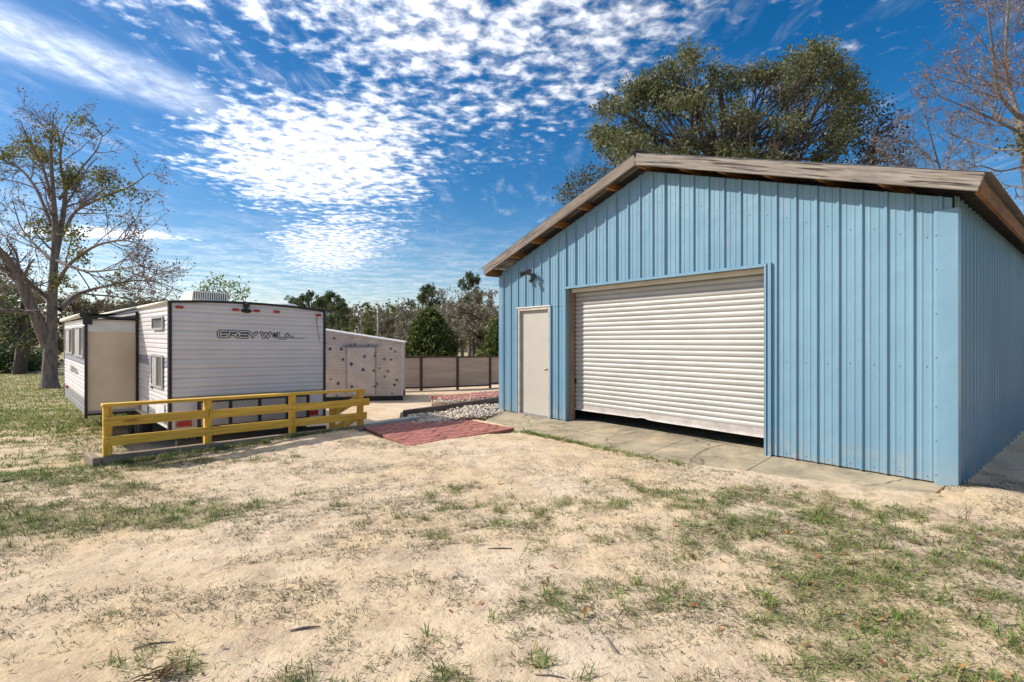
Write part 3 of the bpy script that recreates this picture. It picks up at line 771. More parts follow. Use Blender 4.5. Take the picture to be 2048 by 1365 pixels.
stones('gravel', np.column_stack([p3, ground_h(p3[:, 0], p3[:, 1]) + .01]), r_.uniform(.02, .04, 900), 6, 'gravel in the hollow behind the yellow railing')
# timbers
t_ = board('landscape_timber', FP(.0, .045, .012), FP(3.46, .045, .012), .14, .10, (0, 0, 1), M['timber'], None, .008)
tag(t_, 'weathered timber sill under the yellow railing', 'timber', 'landscape timbers')
t_ = board('landscape_timber', FP(-.05, -.0, .0), FP(-.05, .7, -.04), .14, .085, (0, 0, 1), M['timber'], None, .008)
tag(t_, 'short weathered timber running back from the left end of the railing', 'timber', 'landscape timbers')
def hw(xp, yp, z): 
    t = (CAMH - z) / ((yp - 668) / 1000); return Vector(((xp - 1024) / 1000 * t, t, z))
ta0 = Vector((-2.12, 9.85, 0)); tb0 = Vector((-.28, 11.95, 0))
t_ = board('landscape_timber', ta0 + Vector((0, 0, -.035)), tb0 + Vector((0, 0, -.03)), .13, .12, (0, 0, 1), M['greywood'], None, .01)
tag(t_, 'upper dark timber edging behind the near gravel bed', 'timber', 'landscape timbers')
t_ = board('landscape_timber', ta0 + Vector((-.02, -.10, -.17)), tb0 + Vector((0, -.07, -.15)), .14, .12, (0, 0, 1), M['greywood'], None, .01)
tag(t_, 'lower dark timber edging under the upper one beside the gravel', 'timber', 'landscape timbers')
kb = board('concrete_kerb', FP(3.50, .20, .0), FP(4.74, .20, .02), .16, .16, (0, 0, 1), M['kerbcon'], None, .008)
tag(kb, 'pale concrete strip along the back of the brick landing', 'kerb')

# ------------------------------------------------------------------ yellow railing
rail = empty('wooden_railing', FP(1.7, .05, 0), 'yellow stained wooden railing with three rails in front of the camper', 'railing')
for t in (.05, 1.12, 2.27, 3.42):
    board('post', FP(t, .05, -.06 if t < 3 else -.18), FP(t, .05, .665), .085, .085, FD, M['yellow'], rail, .004)
def rl(t0, t1, z0, z1, d=-.018, th=.036):
    board('rail', FP(t0, d, (z0 + z1) / 2), FP(t1, d, (z0 + z1) / 2), z1 - z0, th, (0, 0, 1), M['yellow'], rail, .004)
board('top_rail', FP(-.005, .04, .685), FP(3.48, .04, .685), .14, .036, FN, M['yellow'], rail, .004)
rl(.0, 1.115, .432, .545); rl(1.121, 3.55, .425, .538)
rl(.0, 2.262, .198, .312); rl(2.268, 3.50, .195, .308)
nb_ = MB()
for t in (.05, 1.08, 1.16, 2.235, 2.305, 3.42):
    for z0 in (.455, .515, .225, .285):
        c_ = FP(t, -.037, z0); nb_.tube([c_, c_ - FN * .003], [.006, .005], 6)
tag(nb_.build('nail_heads', M['black'], rail), kind='stuff')
# return rail going back from the right post down to a second post
bp = FP(3.42, 1.02, 0)
board('post', Vector((bp.x, bp.y, -.62)), Vector((bp.x, bp.y, .18)), .085, .085, FD, M['yellow'], rail, .004)
q0 = FP(3.46, .10, .56)
board('sloping_rail', q0, Vector((bp.x, bp.y, .10)) + FD * .06, .13, .036, (0, 0, 1), M['yellow'], rail, .004)
q0 = FP(3.46, .10, .26)
board('sloping_rail', q0, Vector((bp.x, bp.y, -.22)) + FD * .06, .13, .036, (0, 0, 1), M['yellow'], rail, .004)

# ------------------------------------------------------------------ camper
camper = empty('travel_trailer', K(1.22, 3.8, -.55), 'white travel trailer with ribbed siding, black corner trim and an open slide-out', 'camper trailer')
CW = 2.44; CLEN = 7.8; ZB = .06; ZT = 2.04
def kbox(name, a0, a1, b0, b1, z0, z1, mat, parent=None):
    return MB().box8([K(a0, b0, z0), K(a1, b0, z0), K(a1, b1, z0), K(a0, b1, z0), K(a0, b0, z1), K(a1, b0, z1), K(a1, b1, z1), K(a0, b1, z1)]).build(name, mat, parent or camper)
def bow(a): return ZT + .055 * (1 - ((a - CW / 2) / (CW / 2)) ** 2)
# shell: rear wall backing, sides, roof, underfloor
as_ = np.linspace(.015, CW - .015, 13)
b = MB(); b.grid([[K(a, .012, bow(a) - .02) for a in as_], [K(a, .012, ZB) for a in as_]]); b.build('rear_wall', M['aluwhite'], camper)
b = MB(); b.grid([[K(a, -.02, bow(a)) for a in np.linspace(0, CW, 13)], [K(a, CLEN, bow(a)) for a in np.linspace(0, CW, 13)]]); b.build('roof', M['cream'], camper, smooth=True)
MB().grid([[K(CW, 0, ZB), K(CW, CLEN, ZB)], [K(CW, 0, ZT), K(CW, CLEN, ZT)]]).build('side_wall', M['aluwhite'], camper)
MB().grid([[K(0, CLEN, ZB), K(CW, CLEN, ZB)], [K(0, CLEN, ZT), K(CW, CLEN, ZT)]]).build('front_wall', M['aluwhite'], camper)
MB().grid([[K(0, .02, ZB), K(CW, .02, ZB)], [K(0, CLEN, ZB), K(CW, CLEN, ZB)]]).build('underfloor', M['black'], camper)
# siding courses
CP = .148
lap = [(0, .006), (.005, -.010), (.012, -.0125), (.060, -.0085), (.070, -.006), (.074, -.001), (.078, -.008), (.086, -.0115), (.136, -.007), (.148, .006)]
def course(fr2, q0, q1, z0, zmax, mat, name='siding_course'):
    rows = []
    for dz, o in lap:
        z = min(z0 + dz, zmax); rows.append([fr2(q0, o, z), fr2(q1, o, z)])
    return MB().grid(rows).build(name, mat, camper, smooth=True)
rear = lambda a, o, z: K(a, o, z)
firstc = None
z = .56
while z < ZT + .03:
    if z + CP < ZT - .02:
        course(rear, .02, CW - .02, z, 9, M['aluwhite'])
    else:
        rows = []
        for dz, o in lap: rows.append([K(a, o, min(z + dz, bow(a) - .02)) for a in as_])
        MB().grid(rows).build('siding_course', M['aluwhite'], camper, smooth=True)
    z += CP
kbox('lower_panel', .02, CW - .02, -.006, .008, .10, .555, M['aluwhite'])
kbox('lower_trim', .02, CW - .02, -.016, -.006, .540, .556, M['steelgrey'])
# left side wall above/below around the slide-out, courses, stripe
sideL = lambda q, o, z: K(o * 1.0, q, z)
MB().grid([[K(.004, 0, ZB + .0), K(.004, 2.38, ZB)], [K(.004, 0, ZT), K(.004, 2.38, ZT)]][::-1]).build('side_wall', M['aluwhite'], camper)
MB().grid([[K(.004, 2.38, ZB), K(.004, CLEN, ZB)], [K(.004, 2.38, ZT), K(.004, CLEN, ZT)]][::-1]).build('side_wall', M['aluwhite'], camper)
z = .12
while z < ZT - .02:
    mt = M['alugrey'] if .90 < z + .02 < 1.05 else (M['darkgrey'] if z < .25 else M['aluwhite'])
    rows = [[sideL(2.40, o, min(z + dz, ZT)), sideL(.02, o, min(z + dz, ZT))] for dz, o in lap]
    MB().grid(rows).build('siding_course', mt, camper, smooth=True)
    rows = [[sideL(CLEN, o, min(z + dz, ZT)), sideL(6.55, o, min(z + dz, ZT))] for dz, o in lap]
    MB().grid(rows).build('siding_course', mt, camper, smooth=True)
    z += CP
# corner and roof trims
kbox('corner_trim', -.022, .020, -.026, -.004, ZB - .03, ZT + .01, M['black']); kbox('corner_trim', -.024, -.0175, -.004, .05, ZB - .03, ZT + .01, M['black'])
kbox('corner_trim', CW - .020, CW + .022, -.026, .0, ZB - .03, ZT + .01, M['black']); kbox('corner_trim', CW + .0175, CW + .024, 0, .05, ZB - .03, ZT + .01, M['black'])
aa = np.linspace(-.02, CW + .02, 21)
MB().grid([[K(a, -.002, bow(a) + .012) for a in aa], [K(a, -.034, bow(a) + .012) for a in aa], [K(a, -.036, bow(a) - .024) for a in aa], [K(a, -.010, bow(a) - .026) for a in aa]]).build('roof_trim', M['black'], camper)
p_ = [K(-.03, q, ZT - .015) for q in (0, 2.3)]
MB().tube(p_, [.028, .028], 8).build('gutter', M['cream'], camper, smooth=True)
p_ = [K(-.03, q, ZT - .015) for q in (2.3, CLEN)]
MB().tube(p_, [.028, .028], 8).build('gutter', M['cream'], camper, smooth=True)
# marker lights, rear camera, loose wire
def marker(a, z, tilt=0):
    o = kbox('marker_light', a - .058, a + .058, -.040, -.014, z - .022, z + .022, M['redlens'])
    bm2 = bmesh.new(); bm2.from_mesh(o.data); bmesh.ops.bevel(bm2, geom=bm2.edges[:], offset=.012, segments=2, affect='EDGES'); bm2.to_mesh(o.data); bm2.free(); return o
for a, z in ((.118, 1.955), (.913, 1.965), (1.242, 1.965), (1.569, 1.968), (2.323, 1.95)): marker(a, z)
MB().tube([K(1.075, -.014, 2.045), K(1.075, -.075, 2.04)], [.05, .042], 10).build('rear_camera', M['black'], camper)
MB().tube([K(1.00, -.03, 1.957), K(1.04, -.05, 1.955), K(1.11, -.05, 1.955), K(1.15, -.03, 1.957)], [.02, .036, .036, .02], 8).build('scare_light', M['black'], camper)
MB().tube([K(2.29, -.035, 1.94), K(2.275, -.05, 1.84), K(2.30, -.05, 1.66), K(2.335, -.04, 1.47)], [.005, .005, .005, .004], 5).build('loose_wire', M['black'], camper)
# lettering GREY W*LF in outlined strokes
LET = {
 'G': [[(1.4, 1), (.2, 1), (0, .8), (0, .2), (.2, 0), (1.4, 0), (1.4, .5), (.75, .5)]],
 'R': [[(0, 0), (0, 1), (1.2, 1), (1.4, .82), (1.4, .62), (1.2, .45), (.45, .45), (.8, .45), (1.4, 0)]],
 'E': [[(1.4, 1), (.2, 1), (0, .8), (0, .2), (.2, 0), (1.4, 0)], [(0, .5), (1.3, .5)]],
 'Y': [[(0, 1), (.2, .6), (.7, .45), (1.2, .6), (1.4, 1)], [(.7, .45), (.7, 0)]],
 'W': [[(0, 1), (.42, 0), (.8, .85), (1.18, 0), (1.6, 1)]],
 'L': [[(0, 1), (0, .2), (.2, 0), (1.25, 0)]],
 'F': [[(0, 0), (0, .42), (.35, .8)], [(0, .42), (.5, .42), (.75, .3), (1.3, .22)]],
}
def stroke(b, pts, w, pl, off):
    for (x0, y0), (x1, y1) in zip(pts[:-1], pts[1:]):
        L = math.hypot(x1 - x0, y1 - y0)
        if L < 1e-6: continue
        nx, ny = -(y1 - y0) / L * w / 2, (x1 - x0) / L * w / 2; ex, ey = (x1 - x0) / L * w * .3, (y1 - y0) / L * w * .3
        q = [(x0 - ex - nx, y0 - ey - ny), (x1 + ex - nx, y1 + ey - ny), (x1 + ex + nx, y1 + ey + ny), (x0 - ex + nx, y0 - ey + ny)]
        off += .00006
        b.add([pl(x, y, off) for x, y in q], [(0, 1, 2, 3)])
    return off
def lettering(pl, u0, u1, z0, hgt, wd, wl_, parent, deep=True):
    adv = {'G': 1.72, 'R': 1.68, 'E': 1.60, 'Y': 1.62, ' ': .55, 'W': 1.95, '*': 1.15, 'L': 1.45, 'F': 1.35}
    txt = 'GREY W*LF'; tot = sum(adv[c] for c in txt); sc = (u1 - u0) / tot; x = u0
    for ch in txt:
        if ch == '*':
            dk = MB(); cx, cy = x + .45 * sc, z0 + .5 * hgt; n = 40
            ring = []
            for k in range(n):
                a = k * 2 * math.pi / n; r = (.40 + .17 * math.cos(7 * a)) * hgt
                ring.append(pl(cx + r * math.cos(a), cy + r * math.sin(a), .001))
            dk.add(ring, [tuple(range(n))]); dk.build('paw_mark', M['lettertone'], parent)
        elif ch != ' ':
            dk = MB(); lt = MB(); off = .001
            for st in LET[ch]: off = stroke(dk, [(x + px_ * sc, z0 + py_ * hgt) for px_, py_ in st], wd, pl, off)
            off = .004
            for st in LET[ch]: off = stroke(lt, [(x + px_ * sc, z0 + py_ * hgt) for px_, py_ in st], wl_, pl, off)
            o = dk.build('letter', M['lettertone'], parent); lt.build('letter_inlay', M['letterlight'], o if deep else parent)
        x += adv[ch] * sc
lettering(lambda u, z, o: K(u, -.0135 - o, z), .66, 1.86, 1.508, .098, .046, .017, camper)
MB().add([K(1.87, -.0135, 1.505), K(2.07, -.0135, 1.503), K(2.07, -.0135, 1.520), K(1.87, -.0135, 1.522)], [(0, 1, 2, 3)]).build('decal_residue', M['residue'], camper)
# tail lights, bumper, cargo rack, jacks, wheels
for a in (.18, 2.21):
    o = kbox('tail_light', a - .095, a + .095, -.05, -.008, .105, .185, M['redlens']); kbox('light_bezel', a - .11, a + .11, -.02, -.0065, .085, .205, M['steelgrey'], o)
kbox('bumper', .05, CW - .05, -.20, -.10, -.20, -.09, M['black'])
for a in (.45, 1.95): kbox('bumper_bracket', a - .04, a + .04, -.12, .3, -.19, -.10, M['black'])
for a in (.40, 2.0): kbox('chassis_rail', a - .04, a + .04, .1, CLEN + .8, -.20, ZB - .02, M['black'])
rack = empty('cargo_rack', K(1.2, -.15, .1)); rack.parent = camper; rack.location = K(1.2, -.15, .1) - wloc(camper)
A_, B_ = .33, 2.085
for a in (A_, .775, 1.222, 1.68, B_ - .04): kbox('upright', a, a + .045, -.175, -.135, .07, .50, M['black'], rack)
kbox('rack_beam', A_, B_, -.180, -.130, .47, .515, M['black'], rack); kbox('rack_beam', A_, B_, -.180, -.130, .055, .10, M['black'], rack); kbox('rack_beam', A_ + .05, B_ - .05, -.17, -.14, -.12, -.06, M['black'], rack)
b = MB(); ce = .062; hh = .37
n = int((B_ - A_) / ce)
for sgn in (1, -1):
    for k in range(-6, n + 7):
        a0 = A_ + k * ce; a1 = a0 + sgn * hh * 1.15
        z0, z1 = .10, .47
        pa = [(a0, z0), (a1, z1)]
        (xa, za), (xb, zb) = pa
        # clip to the frame
        def clip(xa, za, xb, zb):
            t0, t1 = 0, 1; dx = xb - xa
            for lim, s_ in ((A_ + .02, 1), (B_ - .02, -1)):
                fa = (xa - lim) * s_; fb = (xb - lim) * s_
                if fa < 0 and fb < 0: return None
                if fa < 0: t0 = max(t0, fa / (fa - fb))
                elif fb < 0: t1 = min(t1, fa / (fa - fb))
            if t0 >= t1: return None
            return xa + dx * t0, za + (zb - za) * t0, xa + dx * t1, za + (zb - za) * t1
        c_ = clip(xa, za, xb, zb)
        if c_:
            xa, za, xb, zb = c_; w_ = .0075; o_ = -.150 if sgn > 0 else -.1525
            b.add([K(xa - w_, o_, za), K(xa + w_, o_, za), K(xb + w_, o_, zb), K(xb - w_, o_, zb)], [(0, 1, 2, 3)])
b.build('wire_mesh', M['steelgrey'], rack)
for a in (.35, 2.1):
    f_ = K(a - .1 if a < 1 else a + .1, .35, 0); gz_ = gh(f_.x, f_.y)
    j = empty('stabiliser_jack', K(a, .35, 0)); j.parent = camper; j.location = K(a, .35, 0) - wloc(camper)
    MB().tube([K(a, .35, -.02), Vector((f_.x, f_.y, gz_ + .05))], [.03, .025], 6).build('leg', M['black'], j)
    MB().box8([Vector((f_.x + dx, f_.y + dy, gz_ + z)) for z in (0.0, .05) for dx, dy in ((-.1, -.1), (.1, -.1), (.1, .1), (-.1, .1))]).build('foot', M['steelgrey'], j)
for a in (.12, CW - .12):
    for q in (2.75, 3.6):
        c_ = K(a, q, 0); rw = .33; zc2 = gh(c_.x, c_.y) + rw
        wh = empty('wheel', Vector((c_.x, c_.y, zc2))); wh.parent = camper; wh.location = Vector((c_.x, c_.y, zc2)) - wloc(camper)
        n = CA * (.10)
        cc = Vector((c_.x, c_.y, zc2))
        MB().tube([cc - n * .9, cc - n, cc - n * .6, cc + n * .6, cc + n, cc + n * .9], [.2, .30, rw, rw, .30, .2], 24).build('tyre', M['rubber'], wh, smooth=True)
        MB().tube([cc - n * .8, cc - n * .55, cc + n * .55, cc + n * .8], [.205, .12, .12, .205], 18).build('rim', M['trimwhite'], wh)
# windows on the left side (near the rear)
def rrect(c0, c1, r, n=4):
    (x0, y0), (x1, y1) = c0, c1; pts = []
    for cx, cy, a0 in ((x1 - r, y1 - r, 0), (x0 + r, y1 - r, 90), (x0 + r, y0 + r, 180), (x1 - r, y0 + r, 270)):
        for k in range(n + 1):
            a = rad(a0 + 90 * k / n); pts.append((cx + r * math.cos(a), cy + r * math.sin(a)))
    return pts
def window(pl, x0, x1, z0, z1, parent, r=.06, mull=None, name='window'):
    w_ = empty(name, pl((x0 + x1) / 2, z0, 0)); w_.parent = parent; w_.location = pl((x0 + x1) / 2, z0, 0) - wloc(parent)
    o_ = rrect((x0, z0), (x1, z1), r); i_ = rrect((x0 + .035, z0 + .035), (x1 - .035, z1 - .035), max(r - .03, .01)); n = len(o_)
    b = MB(); V = [pl(x, z, .0) for x, z in o_] + [pl(x, z, .022) for x, z in o_] + [pl(x, z, .022) for x, z in i_] + [pl(x, z, .004) for x, z in i_]
    F = []
    for ring in range(3):
        for k in range(n): F.append((ring * n + k, ring * n + (k + 1) % n, (ring + 1) * n + (k + 1) % n, (ring + 1) * n + k))
    b.add(V, F); b.build('frame', M['winframe'], w_)
    if mull is None:
        MB().add([pl(x, z, .006) for x, z in i_], [tuple(range(n))]).build('pane', M['glass'], w_)
    else:
        for xa, xb, mt, oo in ((x0 + .03, mull, M['glass'], .006), (mull, x1 - .03, M['glass'], .008)):
            MB().add([pl(xa, z0 + .03, oo), pl(xb, z0 + .03, oo), pl(xb, z1 - .03, oo), pl(xa, z1 - .03, oo)], [(0, 1, 2, 3)]).build('pane', mt, w_)
        MB().box8([pl(x, z, o) for o in (.007, .02) for x, z in ((mull - .018, z0 + .03), (mull + .018, z0 + .03), (mull + .018, z1 - .03), (mull - .018, z1 - .03))]).build('mullion', M['winframe'], w_)
        MB().add([pl(mull + .03, z0 + .04, .0095), pl(x1 - .05, z0 + .04, .0095), pl(x1 - .05, z1 - .04, .0095), pl(mull + .03, z1 - .04, .0095)], [(0, 1, 2, 3)]).build('blind', M['curtain'], w_)
    return w_
plS = lambda q, z, o: K(-.017 - o, q, z)
window(plS, .32, 1.13, 1.60, 1.825, camper, .05)
window(plS, .35, 1.19, .66, 1.20, camper, .06, mull=.78)
c_ = K(-.017, 1.55, .745); MB().tube([c_, c_ - CA * .02], [.045, .04], 12).build('outlet_cap', M['trimwhite'], camper)
kbox('outlet_cover', -.03, -.012, 1.15, 1.27, .62, .645, M['black'])
for q0, q1, z0, z1 in ((.25, .85, .14, .42), (1.55, 2.0, .16, .40)):
    kbox('hatch', -.028, -.016, q0, q1, z0, z1, M['trimwhite'])
# slide-out room
so = empty('slide_out', K(-.38, 4.4, .09)); so.parent = camper; so.location = K(-.38, 4.4, .09) - wloc(camper)
S0, S1, SA, SZ0, SZ1 = 2.40, 6.45, -.76, .13, 1.78
MB().box8([K(SA + .01, S0 + .01, SZ0), K(.0, S0 + .01, SZ0), K(.0, S1, SZ0), K(SA + .01, S1, SZ0), K(SA + .01, S0 + .01, SZ1), K(.0, S0 + .01, SZ1), K(.0, S1, SZ1), K(SA + .01, S1, SZ1)]).build('slide_box', M['slidetan'], so)
kbox('flange', SA + .02, -.06, S0 - .008, S0 + .006, 1.56, SZ1 - .03, M['trimwhite'], so)
b = MB()
for k in range(10):
    a = SA + .08 + k * .065; b.box8([K(a + da, S0 - .012 + db, 1.585 + dz) for dz in (0, .012) for da, db in ((0, 0), (.012, 0), (.012, .006), (0, .006))])
tag(b.build('rivets', M['winframe'], so), kind='stuff')
kbox('edge_trim', SA - .022, SA + .02, S0 - .02, S0 + .02, SZ0 - .10, SZ1 - .01, M['black'], so)
kbox('edge_trim', -.055, -.015, S0 - .02, S0 + .02, .26, ZT - .09, M['black'], so)
kbox('bottom_trim', SA, -.06, S0 - .006, S0 + .02, SZ0 - .02, SZ0 + .02, M['darkgrey'], so)
kbox('edge_trim', SA - .02, SA + .02, S1 - .02, S1 + .01, SZ0 - .06, SZ1 - .01, M['darkgrey'], so)
sideO = lambda q, o, z: K(SA + o * .8, q, z)
z = SZ0 - .06
while z < SZ1 - .01:
    mt = M['alugrey'] if .86 < z + .03 < 1.00 else (M['darkgrey'] if z < .30 else M['aluwhite'])
    rows = [[sideO(S1 - .02, o, min(z + dz, SZ1)), sideO(S0 + .02, o, min(z + dz, SZ1))] for dz, o in lap]
    MB().grid(rows).build('siding_course', mt, so, smooth=True)
    z += CP
plO = lambda q, z, o: K(SA - .016 - o, q, z)
window(plO, 2.52, 4.02, 1.09, 1.655, so, .04, mull=3.1); window(plO, 4.40, 5.98, 1.10, 1.64, so, .04, mull=5.0)
lettering(lambda u, z, o: K(SA - .0170 - o, 7.65 - u, z), 2.65, 4.10, .75, .09, .034, .015, so, False)
c_ = K(SA - .016, 5.65, .36); kbox('marker_light', SA - .04, SA - .014, 5.55, 5.75, .33, .38, M['redlens'], so)
# slide topper awning
MB().tube([K(SA - .05, S0 - .10, 1.845), K(SA - .05, S1 + .1, 1.83)], [.042, .042], 10).build('topper_roller', M['cream'], so, smooth=True)
for q in (S0 - .11, S1 + .1): MB().tube([K(SA - .05, q, 1.845), K(SA - .05, q + .02, 1.845)], [.05, .05], 10).build('roller_cap', M['black'], so)
rows = []
for f in np.linspace(0, 1, 6):
    sag = -.05 * math.sin(f * math.pi)
    rows.append([K(SA - .04 + (.74) * f, q, 1.875 + (.10) * f + sag + (.02 * math.sin(q * 3) * math.sin(f * math.pi))) for q in np.linspace(S0 - .07, S1, 10)])
MB().grid(rows).build('topper_fabric', M['topper'], so, smooth=True)
kbox('topper_arm', SA - .05, -.04, S0 - .10, S0 - .07, 1.80, 1.84, M['black'], so)
kbox('topper_bracket', SA - .05, SA + .08, S0 - .07, S0 - .03, 1.68, 1.80, M['black'], so)
MB().grid([[K(SA, S0 + .01, SZ1), K(SA, S1, SZ1)], [K(0, S0 + .01, SZ1 + .06), K(0, S1, SZ1 + .06)]]).build('slide_roof', M['cream'], so)
# under slide rails
for q in (2.9, 4.8): kbox('slide_arm', SA + .05, .3, q, q + .08, SZ0 - .12, SZ0 - .04, M['black'], so)
# roof fittings
ac = empty('air_conditioner', K(.55, 2.3, ZT)); ac.parent = camper; ac.location = K(.55, 2.3, ZT) - wloc(camper)
zz = bow(.7) + .10
MB().box8([K(.74, 1.95, zz - .02), K(1.40, 1.95, zz - .02), K(1.46, 2.75, zz - .02), K(.68, 2.75, zz - .02), K(.78, 2.0, zz + .20), K(1.36, 2.0, zz + .20), K(1.38, 2.68, zz + .22), K(.76, 2.68, zz + .22)]).build('housing', M['cream'], ac)
for k in range(15):
    a = .795 + k * .0385; kbox('grille_slat', a, a + .020, 1.945 + .0, 1.985, zz + .03, zz + .19, M['trimwhite'], ac)
kbox('grille_back', .78, 1.36, 1.968, 1.99, zz + .02, zz + .195, M['black'], ac)
kbox('grille_frame', .77, 1.37, 1.93, 1.99, zz + .185, zz + .205, M['trimwhite'], ac)
c_ = K(1.95, .9, bow(1.95)); 
MB().tube([c_ + Vector((0, 0, -.03)), c_ + Vector((0, 0, .05)), c_ + Vector((0, 0, .09)), c_ + Vector((0, 0, .115)), c_ + Vector((0, 0, .12))], [.36, .36, .31, .16, .02], 20).build('roof_vent', M['trimwhite'], camper, smooth=True)

# odds and ends under and behind the railing
def gpt(x, y, dz=0): return Vector((x, y, gh(x, y) + dz))
c_ = FP(.62, .55, 0); g0 = gh(c_.x, c_.y)
o = board('concrete_block', Vector((c_.x - .12, c_.y - .12, -.12)), Vector((c_.x + .08, c_.y + .08, -.12)), .12, .14, (0, 0, 1), M['kerbcon'], None, .008); tag(o, 'pale block lying in the hollow behind the first railing bay', 'block')
o = board('concrete_block', Vector((c_.x - .12, c_.y - .12, (g0 - .18) / 2)), Vector((c_.x + .08, c_.y + .08, (g0 - .18) / 2)), abs(g0 + .18) + .1, .16, (0, 0, 1), M['kerbcon'], None, .008); tag(o, 'concrete pier supporting the pale block behind the railing', 'block')
c_ = FP(2.72, .62, 0); o = board('concrete_block', gpt(c_.x - .2, c_.y - .2, .15), gpt(c_.x + .2, c_.y + .2, .15), .30, .22, (0, 0, 1), M['kerbcon'], None, .01); tag(o, 'grey concrete block by the third railing bay', 'block')

# ------------------------------------------------------------------ shed
SY = 17.3
SHX = Vector((-3.83, 17.5, 0)); SU = Vector((-.985, -.175, 0)).normalized(); SN = Vector((-.175, .985, 0)).normalized()
def SH(u, d, z): p = SHX + SU * u + SN * d; return Vector((p.x, p.y, z))
shed = empty('storage_shed', SH(1.9, 1.2, -.75), 'pale lap-sided shed with a slanted roof and paint splats on its door', 'shed')
SWd = 3.9
def stop(u): return 1.20 + .166 * min(u, 4)
b = MB(); rows = []
z = -.62
nz = []
while z < 2.0:
    nz += [(z, .0), (z + .095, -.012), (z + .1, 0)]; z += .10
us = np.linspace(0, SWd, 14)
for z, o in nz: rows.append([SH(u, o, min(z, stop(u))) for u in us])
b.grid(rows[::-1]); b.build('front_wall', M['shed'], shed)
MB().grid([[SH(0, 0, stop(0)), SH(0, 2.4, stop(0))], [SH(0, 0, -.62), SH(0, 2.4, -.62)]]).build('side_wall', M['shed'], shed)
MB().grid([[SH(SWd, 0, stop(SWd)), SH(SWd, 2.4, stop(SWd))][::-1], [SH(SWd, 0, -.62), SH(SWd, 2.4, -.62)][::-1]]).build('side_wall', M['shed'], shed)
MB().grid([[SH(0, 2.4, stop(0)), SH(SWd, 2.4, stop(SWd))], [SH(0, 2.4, -.62), SH(SWd, 2.4, -.62)]]).build('back_wall', M['shed'], shed)
b = MB(); b.box8([SH(-.06, -.06, stop(0)), SH(SWd + .06, -.06, stop(SWd)), SH(SWd + .06, 2.5, stop(SWd)), SH(-.06, 2.5, stop(0)), SH(-.06, -.06, stop(0) + .05), SH(SWd + .06, -.06, stop(SWd) + .05), SH(SWd + .06, 2.5, stop(SWd) + .05), SH(-.06, 2.5, stop(0) + .05)]); b.build('roof', M['shedtrim'], shed)
def sbox(name, u0, u1, d0, d1, z0, z1, mat, parent=None):
    return MB().box8([SH(u0, d0, z0), SH(u0, d1, z0), SH(u1, d1, z0), SH(u1, d0, z0), SH(u0, d0, z1), SH(u0, d1, z1), SH(u1, d1, z1), SH(u1, d0, z1)]).build(name, mat, parent or shed)
sbox('corner_board', -.02, .05, -.035, .0, -.62, stop(0) - .005, M['shedtrim']); sbox('corner_board', -.022, -.002, 0, .08, -.62, stop(0) - .005, M['shedtrim'])
sbox('skid', -.01, SWd, .02, .14, gh(-3.9, 17.5) - .05, -.62, M['black']); sbox('skid', -.01, SWd, 2.2, 2.35, gh(-3.9, 19.5) - .05, -.62, M['black'])
dr = sbox('door', .93, 1.86, -.045, -.013, -.56, 1.07, M['shed']); sbox('door_trim', .90, .93, -.05, -.012, -.56, 1.10, M['darkgrey'], dr); sbox('door_trim', 1.86, 1.885, -.05, -.012, -.56, 1.10, M['darkgrey'], dr); sbox('door_track', .80, 2.0, -.06, -.012, 1.10, 1.135, M['darkgrey'], dr)
sbox('hinge', .905, .99, -.055, -.0455, .75, .79, M['black'], dr); sbox('hinge', .905, .99, -.055, -.0455, -.3, -.26, M['black'], dr); sbox('latch', .95, 1.0, -.06, -.0455, .22, .30, M['black'], dr)
rsp = random.Random(8)
sp = [(2.28, 1.38, 'grey', .07), (2.42, 1.02, 'navy', .09), (2.05, 1.02, 'blue', .09), (2.0, .66, 'green', .07), (2.58, .46, 'navy', .05), (2.40, -.02, 'navy', .05), (2.15, -.16, 'green', .09), (2.55, -.50, 'navy', .06), (2.2, -.58, 'violet', .06), (2.55, 1.2, 'grey', .03),
      (1.75, 1.13, 'green', .08), (1.60, 1.16, 'grey', .07), (1.15, 1.16, 'grey', .05), (.92, .86, 'green', .06), (1.28, .76, 'violet', .09), (1.72, .50, 'navy', .09), (1.33, .30, 'navy', .09), (1.70, -.28, 'navy', .08), (.87, -.20, 'violet', .07),
      (.40, 1.02, 'grey', .06), (.25, .92, 'violet', .05), (.62, .66, 'violet', .08), (.40, .64, 'green', .06), (.78, .34, 'grey', .05), (.50, .24, 'grey', .07), (.60, .06, 'grey', .06), (.20, -.08, 'green', .07), (.28, -.24, 'green', .08), (.36, -.54, 'grey', .05), (1.32, -.48, 'violet', .05), (.48, -.34, 'grey', .03)]
for u, z, c, r in sp:
    r *= .8
    n = 14; pts = []
    on = .86 < u < 1.88
    for k in range(n):
        a = k * 2 * math.pi / n; rr = r * (rsp.uniform(.45, .75) if k % 2 else rsp.uniform(.7, 1.15)); pts.append(SH(u + rr * math.cos(a), -.0475 if on else -.016, z + rr * math.sin(a) * 1.05))
    MB().add(pts, [tuple(range(n))]).build('paint_splat', M['splat_' + c], shed)

